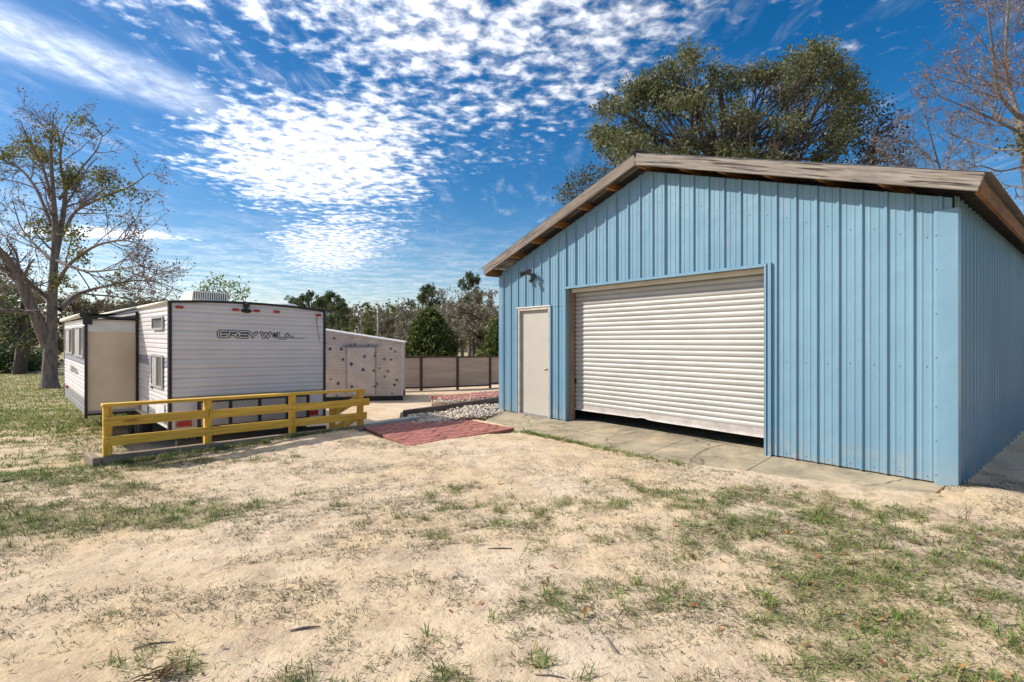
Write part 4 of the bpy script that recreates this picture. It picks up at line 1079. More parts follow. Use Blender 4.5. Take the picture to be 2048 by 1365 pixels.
# ------------------------------------------------------------------ back fence
fence = empty('privacy_fence', (-2.4, 22, -.95), 'tan composite privacy fence with dark brown posts behind the shed', 'fence')
fx = [(-8.9, 20.6), (-7.3, 20.9), (-5.55, 21.2), (-3.93, 21.65), (-2.42, 22.25), (-1.0, 22.85), (.55, 23.4), (2.1, 24.0), (3.7, 24.6)]
for i, (x0, y0) in enumerate(fx):
    g_ = gh(x0, y0); zt = .56 - (0.0 if i < 4 else .02 * (i - 3))
    board('post', Vector((x0, y0, g_ - .2)), Vector((x0, y0, zt + .03)), .11, .11, (1, 0, 0), M['fencepost'], fence)
    if i + 1 < len(fx):
        x1, y1 = fx[i + 1]; zt1 = .56 - (0.0 if i + 1 < 4 else .02 * (i - 2)); zb = max(g_, gh(x1, y1)) + .10
        d_ = Vector((x1 - x0, y1 - y0, 0)).normalized(); nn = Vector((d_.y, -d_.x, 0))
        b = MB(); rows = []
        nb = 11
        for k in range(nb):
            for f, o in ((.0, -.008), (.04, .01), (.96, .01), (1.0, -.008)):
                za = zb + .06 + (zt - .06 - zb - .06) * (k + f) / nb; zb1 = zb + .06 + (zt1 - .06 - zb - .06) * (k + f) / nb
                rows.append([Vector((x0, y0, za)) + d_ * .06 + nn * o, Vector((x1, y1, zb1)) - d_ * .06 + nn * o])
        b.grid(rows); b.build('infill_panel', M['fencepanel'], fence)
        board('rail', Vector((x0, y0, zt - .03)), Vector((x1, y1, zt1 - .03)), .07, .06, (0, 0, 1), M['fencepost'], fence)
        board('rail', Vector((x0, y0, zb + .03)), Vector((x1, y1, zb + .03)), .07, .06, (0, 0, 1), M['fencepost'], fence)

# ------------------------------------------------------------------ trees
def grow_poly(rng, p, d, L, r, nseg, wig, up):
    pts = [np.array(p)]; d = np.array(d, float); d /= np.linalg.norm(d)
    for i in range(nseg):
        d = d + rng.normal(0, wig, 3) + np.array([0, 0, up]); d /= np.linalg.norm(d)
        pts.append(pts[-1] + d * L / nseg)
    return np.array(pts), np.linspace(r, r * .35, nseg + 1)
def sub(rng, polys, per_m, lf, rf, ang, nseg, wig, up, t0=.25, minr=.004, maxn=14):
    out = []
    for p, r in polys:
        seg = np.linalg.norm(np.diff(p, axis=0), axis=1); L = seg.sum()
        n = min(maxn, max(2, int(L * per_m)))
        for t in np.sort(rng.uniform(t0, 1.0, n)):
            f = t * (len(p) - 1); i = min(int(f), len(p) - 2); u = f - i
            pos = p[i] * (1 - u) + p[i + 1] * u; rr = r[i] * (1 - u) + r[i + 1] * u
            d = (p[i + 1] - p[i]) / (seg[i] + 1e-9)
            rnd_ = rng.normal(0, 1, 3); rnd_ -= d * rnd_.dot(d); rnd_ /= np.linalg.norm(rnd_)
            a = rad(ang) * rng.uniform(.7, 1.3)
            nd = d * math.cos(a) + rnd_ * math.sin(a)
            out.append(grow_poly(rng, pos, nd, L * lf * rng.uniform(.55, 1.1) * (1.15 - .55 * t), max(minr, rr * rf), nseg, wig, up))
    return out
def leaves(rng, centres, n_each, spread, size, cols, flat=0.0, elong=1.6):
    """little diamond leaves scattered round the given points"""
    C = np.repeat(np.asarray(centres), n_each, 0); n = len(C)
    C = C + rng.normal(0, 1, (n, 3)) * spread
    a = rng.normal(0, 1, (n, 3)); a /= np.linalg.norm(a, axis=1, keepdims=True)
    b_ = rng.normal(0, 1, (n, 3)); b_ -= a * (a * b_).sum(1, keepdims=True); b_ /= np.linalg.norm(b_, axis=1, keepdims=True)
    s = size * rng.uniform(.6, 1.3, (n, 1))
    V = np.stack([C - a * s * elong * .5, C + b_ * s * .5, C + a * s * elong * .5, C - b_ * s * .5], 1).reshape(-1, 3)
    F = np.arange(n * 4).reshape(-1, 4)
    cols = np.asarray(cols); c = cols[rng.integers(0, len(cols), n)] * rng.uniform(.7, 1.25, (n, 1))
    return V, F, np.repeat(c, 4, 0)
def merge(parts):
    V = []; F = []; Cc = []; o = 0
    for v_, f_, c_ in parts: V.append(v_); F.append(f_ + o); Cc.append(c_); o += len(v_)
    return np.concatenate(V), np.concatenate(F), np.concatenate(Cc)
def tree(name, loc, limbs_by_n, leafparts, bark, label, group=None, crown='crown', extra=None):
    t = empty(name, loc, label, 'tree', group)
    k = 0; Vs = []; Fs = []; o = 0
    for n, polys in limbs_by_n:
        if not polys: continue
        v_, f_ = tube_arrays(polys, n); Vs.append(v_); Fs.append(f_ + o); o += len(v_)
    np_mesh('trunk', np.concatenate(Vs), np.concatenate(Fs), bark, t, loc, smooth=True)
    if leafparts:
        V, F, c = merge(leafparts); np_mesh(crown, V, F, M['leaf'], t, loc, col=c)
    return t
def ends(polys, frac=.6):
    out = []
    for p, r in polys:
        k = int(len(p) * frac); out += [q for q in p[k:]]
    return np.array(out)
GREEN = [(.060, .085, .022), (.085, .110, .030), (.045, .065, .018), (.11, .12, .04)]
OLIVE = [(.15, .16, .075), (.19, .195, .095), (.11, .12, .055), (.24, .235, .13), (.13, .15, .065)]
BUD = [(.20, .095, .065), (.26, .14, .09), (.15, .08, .06), (.22, .17, .09)]
TWIG = [(.25, .20, .17), (.20, .165, .14), (.30, .25, .20)]

# --- large bare tree left
rng = np.random.default_rng(7)
TY = 22.0
def lp(x, y, dy=0.0): Y = TY + dy; return np.array([(x - 1024) / 1000 * Y, Y, CAMH + (668 - y) / 1000 * Y])
tb = gh(-20.4, 22.0)
def limb(pts, radii):
    P_ = np.array(pts); t = np.linspace(0, 1, len(P_)); tt = np.linspace(0, 1, len(P_) * 4)
    Q = np.stack([np.interp(tt, t, P_[:, k]) for k in range(3)], -1)
    for _ in range(2): Q[1:-1] = (Q[:-2] + 2 * Q[1:-1] + Q[2:]) / 4
    return Q, np.interp(tt, np.linspace(0, 1, len(radii)), radii)
base = np.array([-20.35, 22.0, tb - .1])
main = [limb([base, base + [0, 0, .5], lp(101, 700), lp(103, 640), lp(106, 560), lp(112, 470), lp(106, 380), lp(100, 300), lp(108, 225, .3)], [.42, .30, .27, .24, .20, .17, .12, .08, .03]),
        limb([lp(95, 690), lp(75, 640, -.4), lp(52, 590, -.8), lp(38, 545, -1.), lp(10, 515, -1.2), lp(-30, 470, -1.4), lp(-60, 400, -1.5)], [.24, .21, .19, .17, .14, .10, .05]),
        limb([lp(106, 540), lp(125, 440, .5), lp(132, 380, .8), lp(118, 320, 1.2), lp(130, 260, 1.5)], [.19, .15, .11, .07, .03]),
        limb([lp(108, 580), lp(135, 530, -.7), lp(190, 490, -1.4), lp(250, 478, -2), lp(305, 500, -2.4)], [.14, .10, .07, .05, .02]),
        limb([lp(125, 470, .5), lp(150, 420, .2), lp(205, 395, -.4), lp(260, 375, -.8), lp(300, 345, -1)], [.12, .09, .07, .045, .02]),
        limb([lp(120, 620), lp(150, 590, 1), lp(200, 575, 1.6), lp(270, 560, 2.2), lp(320, 565, 2.6), lp(365, 585, 2.8)], [.17, .13, .09, .06, .04, .02]),
        limb([lp(102, 450), lp(75, 380, .6), lp(45, 340, 1), lp(5, 320, 1.4), lp(-30, 290, 1.5)], [.12, .09, .07, .05, .02]),
        limb([lp(104, 400), lp(85, 330, -.6), lp(60, 290, -1.), lp(40, 240, -1.4)], [.09, .07, .05, .02]),
        limb([lp(118, 400, .6), lp(160, 340, 1), lp(195, 300, 1.4), lp(205, 270, 1.6)], [.09, .06, .04, .02]),
        limb([lp(102, 520), lp(70, 490, 1.2), lp(40, 455, 1.8), lp(25, 400, 2.2)], [.10, .07, .05, .02]),
        limb([lp(100, 610), lp(60, 560, 1.5), lp(20, 560, 2), lp(-20, 545, 2.4)], [.12, .08, .05, .02]),
        limb([lp(110, 520), lp(170, 545, -1.5), lp(230, 540, -2.2), lp(290, 530, -2.8)], [.10, .07, .045, .02])]
for k_ in range(2, len(main)): main[k_] = (main[k_][0], main[k_][1] * .72)
main[0] = (main[0][0], main[0][1] * np.linspace(1, .6, len(main[0][1])))
l1 = sub(rng, main[1:], 2.0, .44, .5, 48, 6, .14, .03, .2, .020, 12) + sub(rng, main[:1], 1.3, .22, .35, 55, 6, .14, .03, .4, .020, 15)
l2 = sub(rng, l1, 4.0, .52, .55, 45, 5, .18, .02, .12, .012, 8)
l3 = sub(rng, l2, 5.5, .60, .6, 42, 3, .22, .02, .1, .0085, 5)
e3 = ends(l3, .5)
lv = [leaves(rng, e3[rng.random(len(e3)) < .5], 2, .07, .055, BUD + TWIG)]
mist = [lp(95, 320, .4), lp(85, 300, .6), lp(145, 355, .7), lp(150, 345, .5), lp(135, 365, .6), lp(200, 352, -.3), lp(206, 358, -.4), lp(218, 395, -.5), lp(260, 385, -.8), lp(85, 460, .9), lp(78, 450, 1.1), lp(155, 245, 1.2), lp(20, 310, 1.2), lp(8, 315, 1.4), lp(150, 475, -.8), lp(160, 510, -1), lp(245, 560, 2), lp(100, 275, 0), lp(55, 300, -1), lp(120, 560, -.3)]
for i, q in enumerate(mist): lv.append(leaves(rng, [q + rng.normal(0, .15, 3) for _ in range(6)], 38, .19, .08, [(.25, .24, .055), (.20, .20, .05), (.32, .27, .09), (.14, .155, .04)]))
lv.append(leaves(rng, ends(l1[::4], .7), 4, .25, .07, OLIVE + [(.3, .26, .07)]))
tree('large_tree', base, [(10, main[:2]), (6, main[2:]), (5, l1), (3, l2), (3, l3)], lv, M['bark'], 'large bare spreading tree with green mistletoe clumps left of the camper')

# --- big evergreen oak behind the garage
rng = np.random.default_rng(21)
OY = 23.0
def op(x, y, dy=0.0): Y = OY + dy; return np.array([(x - 1024) / 1000 * Y, Y, CAMH + (668 - y) / 1000 * Y])
ob = np.array([op(1440, 600)[0], OY, gh(9.6, OY) - .1])
outline = [(1205, 250), (1230, 205), (1270, 180), (1310, 150), (1345, 118), (1385, 98), (1420, 130), (1455, 150), (1500, 140), (1545, 128), (1590, 110), (1640, 92), (1668, 112), (1690, 150), (1712, 190), (1690, 225), (1665, 270), (1640, 310)]
inner = []
for (x_, y_) in outline:
    inner.append(op(x_, y_ + 12, rng.uniform(-1.2, 1.2)))
    inner.append(op(x_ + rng.normal(0, 12), y_ + rng.uniform(2, 26), rng.uniform(-1.2, 1.2)))
for _ in range(120):
    x_ = rng.uniform(1200, 1700); yt = np.interp(x_, [a for a, b_ in outline[:14]], [b_ for a, b_ in outline[:14]])
    y_ = rng.uniform(yt + 18, 430); dy = rng.uniform(-3.4, 3.4)
    inner.append(op(x_ + rng.normal(0, 6), y_, dy))
trunkp = [limb([ob, ob + [0, 0, 3], op(1450, 420), op(1455, 300), op(1440, 180)], [.6, .5, .4, .25, .08])]
lm = []
for q in inner:
    st = trunkp[0][0][rng.integers(5, 15)]
    m_ = (st + q) / 2 + rng.normal(0, .4, 3)
    lm.append(limb([st, m_, q], [.10, .06, .02]))
tw = sub(rng, lm, 1.2, .30, .5, 50, 4, .2, .04, .5, .01, 6)
lv = []
for q in inner:
    r_c = rng.uniform(.28, .72)
    nn = int(30 * (r_c / .6) ** 2)
    sph = rng.normal(0, 1, (nn, 3)); sph /= np.linalg.norm(sph, axis=1, keepdims=True)
    cen = q + sph * r_c * rng.uniform(.35, 1.25, (nn, 1)) * np.array([1.25, 1.0, .75])
    tint = OLIVE if rng.random() < .6 else [(.145, .155, .065), (.19, .19, .09), (.11, .12, .05)]
    lv.append(leaves(rng, cen, 18, .16, .082, tint, elong=1.9))
tree('oak_tree', ob, [(8, trunkp), (5, lm), (3, tw)], lv, M['darkbark'], 'big dense olive green oak rising behind the garage roof')
# small leafy tree left of the ridge
rng = np.random.default_rng(22)
b0 = np.array([op(1160, 600, 3)[0], OY + 3, gh(3.5, OY + 3)])
cl = [op(x_, y_, 3 + rng.uniform(-.6, .6)) for x_, y_ in [(1150, 365), (1165, 352), (1180, 360), (1140, 385), (1200, 350), (1190, 380), (1160, 395), (1130, 392), (1215, 340), (1175, 410), (1200, 400)]]
tr = [limb([b0, b0 + [0, 0, 4], op(1165, 380, 3)], [.18, .12, .03])]
lm = [limb([tr[0][0][7], (tr[0][0][8] + q) / 2, q], [.05, .03, .01]) for q in cl]
lv = [leaves(rng, cl, 170, .32, .085, [(.13, .125, .06), (.10, .105, .045), (.17, .145, .08)], elong=1.8)]
tree('young_oak', b0, [(6, tr), (4, lm)], lv, M['bark'], 'small olive leafed tree peeking over the left roof slope')
# smaller oak right of the big one
rng = np.random.default_rng(23)
b0 = np.array([op(1740, 600, 1)[0], OY + 1, gh(16, OY + 1)])
cl = [op(x_, y_, 1 + rng.uniform(-1, 1)) for x_, y_ in [(1745, 215), (1760, 230), (1715, 260), (1735, 265), (1775, 255), (1785, 250), (1705, 300), (1730, 310), (1760, 300), (1790, 290), (1810, 315), (1770, 330), (1715, 335), (1745, 340), (1800, 340), (1740, 290)]]
tr = [limb([b0, b0 + [0, 0, 5], op(1745, 330, 1), op(1750, 250, 1)], [.28, .2, .1, .03])]
lm = [limb([tr[0][0][rng.integers(8, 13)], (tr[0][0][11] + q) / 2 + rng.normal(0, .2, 3), q], [.05, .03, .01]) for q in cl]
tw = sub(rng, lm, 2, .4, .5, 50, 4, .2, .03, .4, .008, 6)
lv = [leaves(rng, cl, 130, .36, .085, [(.055, .055, .035), (.075, .06, .045), (.045, .048, .028), (.10, .07, .05)], elong=1.8)]
tree('small_oak', b0, [(6, tr), (4, lm), (3, tw)], lv, M['bark'], 'small dark leafed oak right of the big oak above the roof')
# bare tree at the right edge
rng = np.random.default_rng(31)
def rp(x, y, dy=0.0): Y = 16.5 + dy; return np.array([(x - 1024) / 1000 * Y, Y, CAMH + (668 - y) / 1000 * Y])
b0 = np.array([rp(2075, 600)[0], 16.5, gh(17.3, 16.5) - .1])
main = [limb([b0, b0 + [0, 0, 2.5], rp(2070, 420), rp(2055, 300), rp(2040, 230)], [.34, .28, .24, .2, .17]),
        limb([rp(2040, 240), rp(2010, 150, .4), rp(2012, 60, .6), rp(2020, -30, .8), rp(2000, -110, 1)], [.12, .09, .07, .05, .02]),
        limb([rp(2042, 240), rp(1995, 190, -.4), rp(1985, 100, -.8), rp(1975, 20, -1), rp(1960, -40, -1)], [.13, .10, .07, .04, .02]),
        limb([rp(2050, 260), rp(1990, 230, .6), rp(1945, 165, 1), rp(1925, 150, 1.2)], [.10, .07, .04, .02]),
        limb([rp(2050, 270), rp(1985, 238, -1), rp(1920, 210, -1.6), rp(1860, 185, -2)], [.10, .07, .04, .015]),
        limb([rp(2055, 300), rp(1990, 300, 1.4), rp(1930, 280, 2), rp(1880, 260, 2.4)], [.10, .06, .035, .015]),
        limb([rp(2060, 330), rp(2000, 345, -.6), rp(1960, 330, -1), rp(1915, 345, -1.2)], [.08, .05, .03, .012]),
        limb([rp(2060, 380), rp(2020, 370, 1), rp(1990, 390, 1.4), rp(1960, 360, 1.6)], [.08, .05, .03, .012]),
        limb([rp(2045, 240), rp(2090, 150, -.5), rp(2110, 40, -.8), rp(2090, -60, -1)], [.12, .09, .06, .02])]
for k_ in range(1, len(main)): main[k_] = (main[k_][0], main[k_][1] * .55)
l1 = sub(rng, main[1:], 2.6, .46, .5, 42, 6, .12, .04, .12, .013, 12)
l2 = sub(rng, l1, 5.0, .52, .55, 42, 5, .16, .03, .1, .0095, 9)
l3 = sub(rng, l2, 7.5, .58, .6, 42, 3, .2, .02, .1, .0075, 6)
e3 = ends(l3, .5)
lv = [leaves(rng, e3[rng.random(len(e3)) < .5], 2, .06, .042, [(.30, .15, .09), (.35, .20, .12), (.22, .15, .10)])]
lv.append(leaves(rng, [rp(2045, 290, -.4) + rng.normal(0, .2, 3) for _ in range(8)], 40, .2, .07, OLIVE))
tree('bare_tree', b0, [(8, main[:1]), (6, main[1:]), (4, l1), (3, l2), (3, l3)], lv, M['palebark'], 'tall bare tree with reddish buds at the right edge of the picture')
# second bare one, lower, between oak and edge
rng = np.random.default_rng(33)
def sp_(x, y, dy=0.0): Y = 19.5 + dy; return np.array([(x - 1024) / 1000 * Y, Y, CAMH + (668 - y) / 1000 * Y])
b0 = np.array([sp_(1900, 600)[0], 19.5, gh(17, 19.5) - .1])
main = [limb([b0, b0 + [0, 0, 3], sp_(1890, 420), sp_(1880, 340)], [.2, .17, .13, .1]),
        limb([sp_(1885, 360), sp_(1850, 310, .5), sp_(1820, 280, .8), sp_(1780, 265, 1)], [.08, .05, .03, .012]),
        limb([sp_(1883, 350), sp_(1860, 270, -.5), sp_(1850, 225, -.8)], [.08, .04, .012]),
        limb([sp_(1885, 360), sp_(1905, 290, .3), sp_(1900, 235, .6)], [.08, .04, .012]),
        limb([sp_(1888, 390), sp_(1920, 340, -.6), sp_(1960, 300, -.8)], [.07, .04, .012]),
        limb([sp_(1888, 390), sp_(1840, 350, -.6), sp_(1790, 315, -.8), sp_(1760, 300, -1)], [.07, .04, .03, .012])]
for k_ in range(1, len(main)): main[k_] = (main[k_][0], main[k_][1] * .6)
l1 = sub(rng, main[1:], 3.6, .50, .5, 45, 5, .14, .03, .1, .015, 12)
l2 = sub(rng, l1, 6.0, .55, .55, 42, 4, .18, .02, .1, .011, 9)
l3 = sub(rng, l2, 8, .6, .6, 42, 3, .2, .02, .1, .009, 5)
e3 = ends(l3, .5)
lv = [leaves(rng, e3[rng.random(len(e3)) < .3], 2, .05, .035, [(.30, .20, .13), (.26, .18, .12)])]
tree('bare_tree', b0, [(6, main[:1]), (5, main[1:]), (4, l1), (3, l2), (3, l3)], lv, M['palebark'], 'lower bare twiggy tree between the dark oak and the right edge')

# --- tree line: a few prototypes, then copies
def proto_pine(seed, h):
    rng = np.random.default_rng(seed); o = np.zeros(3)
    tr = [limb([o, [.1, 0, h * .4], [.05, .1, h * .75], [0, 0, h]], [.17, .13, .08, .02])]
    br = []
    for z_ in np.linspace(h * .40, h * .97, 20):
        a = rng.uniform(0, 6.28); L = min((h - z_) * .75 + .5, 1.75)
        br.append(grow_poly(rng, [0.05, 0.05, z_], [math.cos(a), math.sin(a), .5], L * rng.uniform(.55, 1.2), .04, 4, .14, .08))
    e = ends(br, .7)
    cen = np.repeat(e, 5, 0) + rng.normal(0, .20, (len(e) * 5, 3)) * np.array([1, 1, .7])
    lv = [leaves(rng, cen, 22, .11, .10, [(.080, .115, .045), (.11, .14, .055), (.06, .085, .032), (.14, .155, .07)], elong=2.4)]
    return [(6, tr), (4, br)], lv
def proto_bare(seed, h, cols, dens=2, lsize=.10, frac=.6):
    rng = np.random.default_rng(seed); o = np.zeros(3)
    tr = [limb([o, [.05, 0, h * .25], [.1, .1, h * .5], [0, 0, h * .85]], [.16, .12, .08, .03])]
    l0 = sub(rng, tr, 2.4, .52, .55, 38, 6, .12, .07, .14, .02, 16)
    l1 = sub(rng, l0, 3.4, .50, .5, 42, 5, .15, .05, .12, .026, 11)
    l2 = sub(rng, l1, 6, .55, .55, 42, 3, .2, .03, .1, .019, 7)
    e = ends(l2, .4); e = e[rng.random(len(e)) < frac]
    lv = [leaves(rng, e, dens, .13, lsize, cols)]
    return [(5, tr), (4, l0), (3, l1), (3, l2)], lv
def proto_cedar(seed, h, w):
    rng = np.random.default_rng(seed)
    tr = [limb([[0, 0, 0], [0, 0, h * .5], [0, 0, h]], [.12, .08, .02])]
    cen = []
    for _ in range(1150):
        z_ = rng.uniform(.02, 1) ; prof_ = (1 - z_) ** .55 * min(1, .72 + z_ * 2.0)
        a = rng.uniform(0, 6.28); rr = w / 2 * prof_ * rng.uniform(.55, 1.03) * (1 + .16 * math.sin(a * 3 + z_ * 12) + .12 * math.sin(a * 7 - z_ * 25))
        cen.append([math.cos(a) * rr, math.sin(a) * rr, z_ * h])
    lv = [leaves(rng, cen, 22, .085, .085, [(.085, .115, .028), (.12, .145, .036), (.055, .078, .02), (.16, .18, .045)], elong=2.0)]
    return [(6, tr)], lv
PROT = {}
def place(kind, make, x, Y, ztop, name, label, group, bark, rot=0.0, wide=1.0, h0=1.0):
    """first one builds the meshes at the origin scale; later ones copy them"""
    g0_ = gh(x, Y)
    if kind not in PROT:
        limbs, lv = make(); t = tree(name, (0, 0, 0), limbs, lv, bark, label, group)
        PROT[kind] = t
    else:
        src = PROT[kind]; t = src.copy(); COL.objects.link(t)
        for ch in src.children:
            c2 = ch.copy(); COL.objects.link(c2); c2.parent = t
        t['label'] = label; t['group'] = group; t.name = name
    sc = (ztop - g0_) / h0
    t.location = (x, Y, g0_ - .05); t.scale = (sc * wide, sc * wide, sc); t.rotation_euler = (0, 0, rot)
    return t
def pl_(kind, xp, ytop, Y, name, label, rot, wide=1.0):
    x = (xp - 1024) / 1000 * Y; zt = CAMH + (668 - ytop) / 1000 * Y
    mk = {'pineA': (lambda: proto_pine(41, 7), M['bark'], 7), 'pineB': (lambda: proto_pine(42, 7), M['bark'], 7), 'greyA': (lambda: proto_bare(43, 6, [(.27, .225, .17), (.22, .19, .14), (.33, .27, .21), (.20, .20, .10)], 3, .11, .7), M['palebark'], 6.3),
          'greenA': (lambda: proto_bare(44, 6, [(.20, .22, .075), (.26, .26, .10), (.15, .17, .055), (.22, .20, .10)], 7, .13, .9), M['bark'], 6.3), 'greyB': (lambda: proto_bare(45, 6, [(.24, .19, .15), (.17, .17, .08), (.29, .24, .18)], 5, .12, .7), M['palebark'], 6.3),
          'cedar': (lambda: proto_cedar(46, 3.2, 3.0), M['darkbark'], 3.2), 'brownA': (lambda: proto_bare(47, 6, [(.24, .19, .12), (.20, .18, .08), (.29, .23, .15), (.15, .15, .06)], 6, .12, .8), M['darkbark'], 6.3)}[kind]
    return place(kind, mk[0], x, Y, zt, name, label, 'trees beyond the yard', mk[1], rot, wide, mk[2])
T = [
 ('pineA', 622, 592, 48, 'pine_tree', 'slim pine just above the right end of the camper roof, leftmost of its cluster', .3, .9),
 ('pineB', 660, 590, 46, 'pine_tree', 'full pine right behind the camper roof corner', 1.2, 1.0),
 ('pineA', 643, 600, 52, 'pine_tree', 'pine standing between the two pines over the camper corner', 2.1, 1.1),
 ('pineB', 592, 600, 55, 'pine_tree', 'low pine top showing behind the camper roof vent', 3.0, 1.0),
 ('pineA', 682, 612, 44, 'pine_tree', 'dark short pine beside the cluster over the shed roof', .9, 1.0),
 ('greyA', 706, 612, 56, 'grey_tree', 'grey leafless tree behind the left part of the shed roof', .5, 1.0),
 ('greenA', 738, 612, 42, 'budding_tree', 'pale green budding tree above the shed left of the utility pole', 1.5, .9),
 ('greenA', 700, 640, 40, 'budding_tree', 'low pale green tree just over the shed roof', 2.9, 1.0),
 ('greyB', 778, 612, 46, 'grey_tree', 'grey brown tree just right of the utility pole', 2.5, 1.0),
 ('greyA', 812, 604, 47, 'grey_tree', 'grey leafless tree between the pole and the tall pine', .2, 1.1),
 ('greyB', 800, 640, 36, 'grey_tree', 'low brownish tree over the right end of the shed roof', 4.2, 1.0),
 ('pineB', 856, 576, 48, 'pine_tree', 'tall pine behind the conical cedar', .4, .8),
 ('pineA', 838, 596, 50, 'pine_tree', 'pine left of the tall one behind the cedar', 2.4, .8),
 ('greyA', 890, 572, 44, 'grey_tree', 'grey leafless tree between the tall pine and the vine covered tree', 1.1, .8),
 ('pineA', 938, 556, 46, 'pine_tree', 'pine top rising over the grey vine covered tree', 3.3, .7),
 ('greyB', 938, 572, 33, 'grey_tree', 'broad grey vine covered tree behind the fence near the garage', .8, 1.25),
 ('greyA', 982, 575, 35, 'grey_tree', 'grey leafless tree against the left garage corner', 2.0, 1.0),
 ('greyB', 1010, 590, 40, 'grey_tree', 'grey tree half hidden by the garage corner', 5.0, 1.0),
 ('greyA', 728, 618, 60, 'grey_tree', 'far grey tree directly behind the pale green budding tree', 3.4, 1.2),
 ('greyB', 764, 622, 57, 'grey_tree', 'far brownish tree behind the utility pole', 1.9, 1.2),
 ('greenA', 792, 616, 55, 'budding_tree', 'far pale green tree behind the grey trees right of the pole', .7, 1.2),
 ('greyA', 836, 612, 40, 'grey_tree', 'grey tree just left of the conical cedar', 4.4, 1.1),
 ('greyB', 912, 590, 38, 'grey_tree', 'brown grey tree between the cedar and the vine covered tree', 2.7, 1.2),
 ('greenA', 960, 620, 36, 'budding_tree', 'low olive tree in front of the grey trees near the garage corner', 3.9, 1.1),
 ('greyB', 968, 596, 42, 'grey_tree', 'grey brown tree behind the low olive tree near the garage', .1, 1.2),
 ('greyA', 670, 618, 58, 'grey_tree', 'far grey tree behind the dark short pine', 5.1, 1.2),
 ('greenA', 690, 622, 52, 'budding_tree', 'far pale green tree right of the dark short pine', 4.6, 1.1),
 ('greyB', 905, 632, 31, 'grey_tree', 'low brown thicket tree right behind the fence beside the cedar', 1.6, 1.6),
 ('greyB', 948, 625, 30, 'grey_tree', 'low brown thicket tree behind the fence at the vine covered trunk', 3.6, 1.6),
 ('greenA', 980, 640, 29, 'budding_tree', 'low olive bush tree behind the fence by the garage corner', 2.4, 1.5),
 ('greyA', 818, 640, 33, 'grey_tree', 'low grey thicket tree behind the fence left of the cedar', .9, 1.6),
 ('greyA', 925, 578, 45, 'grey_tree', 'tall grey tree behind the thicket near the garage', 4.0, 1.2),
 ('greyA', 955, 582, 48, 'grey_tree', 'tall grey tree left of the one against the garage corner', 5.6, 1.2),
 ('cedar', 861, 622, 25.5, 'cedar_tree', 'dark green conical cedar behind the fence right of the shed', .0, 1.0),
 ('cedar', 998, 640, 27, 'cedar_tree', 'narrow dark evergreen at the garage corner behind the fence', 1.3, .7),
 ('brownA', 330, 588, 55, 'brown_tree', 'olive brown tree behind the camper roof left of the air conditioner', .3, 1.3),
 ('brownA', 285, 582, 52, 'brown_tree', 'olive brown tree over the middle of the camper slide-out', 1.4, 1.3),
 ('brownA', 240, 590, 50, 'brown_tree', 'olive brown tree behind the slide-out roller', 2.6, 1.3),
 ('brownA', 195, 585, 46, 'brown_tree', 'brown tree just right of the large tree trunk', 3.7, 1.2),
 ('brownA', 150, 575, 44, 'brown_tree', 'brown tree close behind the large tree trunk', 4.9, 1.2),
 ('brownA', 55, 560, 40, 'brown_tree', 'dark brown tree left of the large trunk', .9, 1.3),
 ('greenA', 25, 600, 36, 'budding_tree', 'pale green tree at the left edge behind the lawn', 5.5, 1.2),
 ('brownA', 0, 540, 42, 'brown_tree', 'tall brown tree at the left edge of the picture', 2.2, 1.3),
 ('brownA', -60, 550, 44, 'brown_tree', 'brown tree cut by the left edge of the picture', 3.1, 1.3),
 ('greenA', 110, 640, 38, 'budding_tree', 'low pale green tree seen beside the large trunk', 1.0, 1.1),
 ('greyA', 170, 620, 60, 'grey_tree', 'grey tree far behind the slide-out roof', 1.0, 1.2),
]
for a in T: pl_(*a)
for k in list(PROT):
    for ch in PROT[k].children: pass
# light green young tree behind the camper roof
rng = np.random.default_rng(24)
def yp(x, y, dy=0.0): Y = 27 + dy; return np.array([(x - 1024) / 1000 * Y, Y, CAMH + (668 - y) / 1000 * Y])
b0 = yp(440, 700); b0[2] = gh(b0[0], b0[1]) - .05
cl = [yp(x_ + rng.normal(0, 3), y_ + rng.normal(0, 2), rng.uniform(-.7, .7)) for x_, y_ in [(408, 572), (420, 564), (432, 562), (444, 568), (402, 582), (416, 580), (430, 576), (448, 580), (462, 576), (474, 570), (484, 576), (490, 588), (470, 588), (440, 592), (420, 594), (400, 596), (480, 600), (456, 600), (430, 606), (410, 610)]]
tr = [limb([b0, b0 + [0, 0, 2.2], yp(438, 610), yp(436, 580)], [.12, .09, .05, .02])]
lm = [limb([tr[0][0][rng.integers(6, 12)], (tr[0][0][9] + q) / 2 + rng.normal(0, .12, 3), q], [.035, .02, .008]) for q in cl]
lv = [leaves(rng, cl, 42, .20, .085, [(.26, .31, .10), (.20, .25, .075), (.32, .35, .13), (.15, .19, .06)], elong=1.7)]
tree('young_tree', b0, [(6, tr), (4, lm)], lv, M['bark'], 'light green young tree rising behind the camper air conditioner')
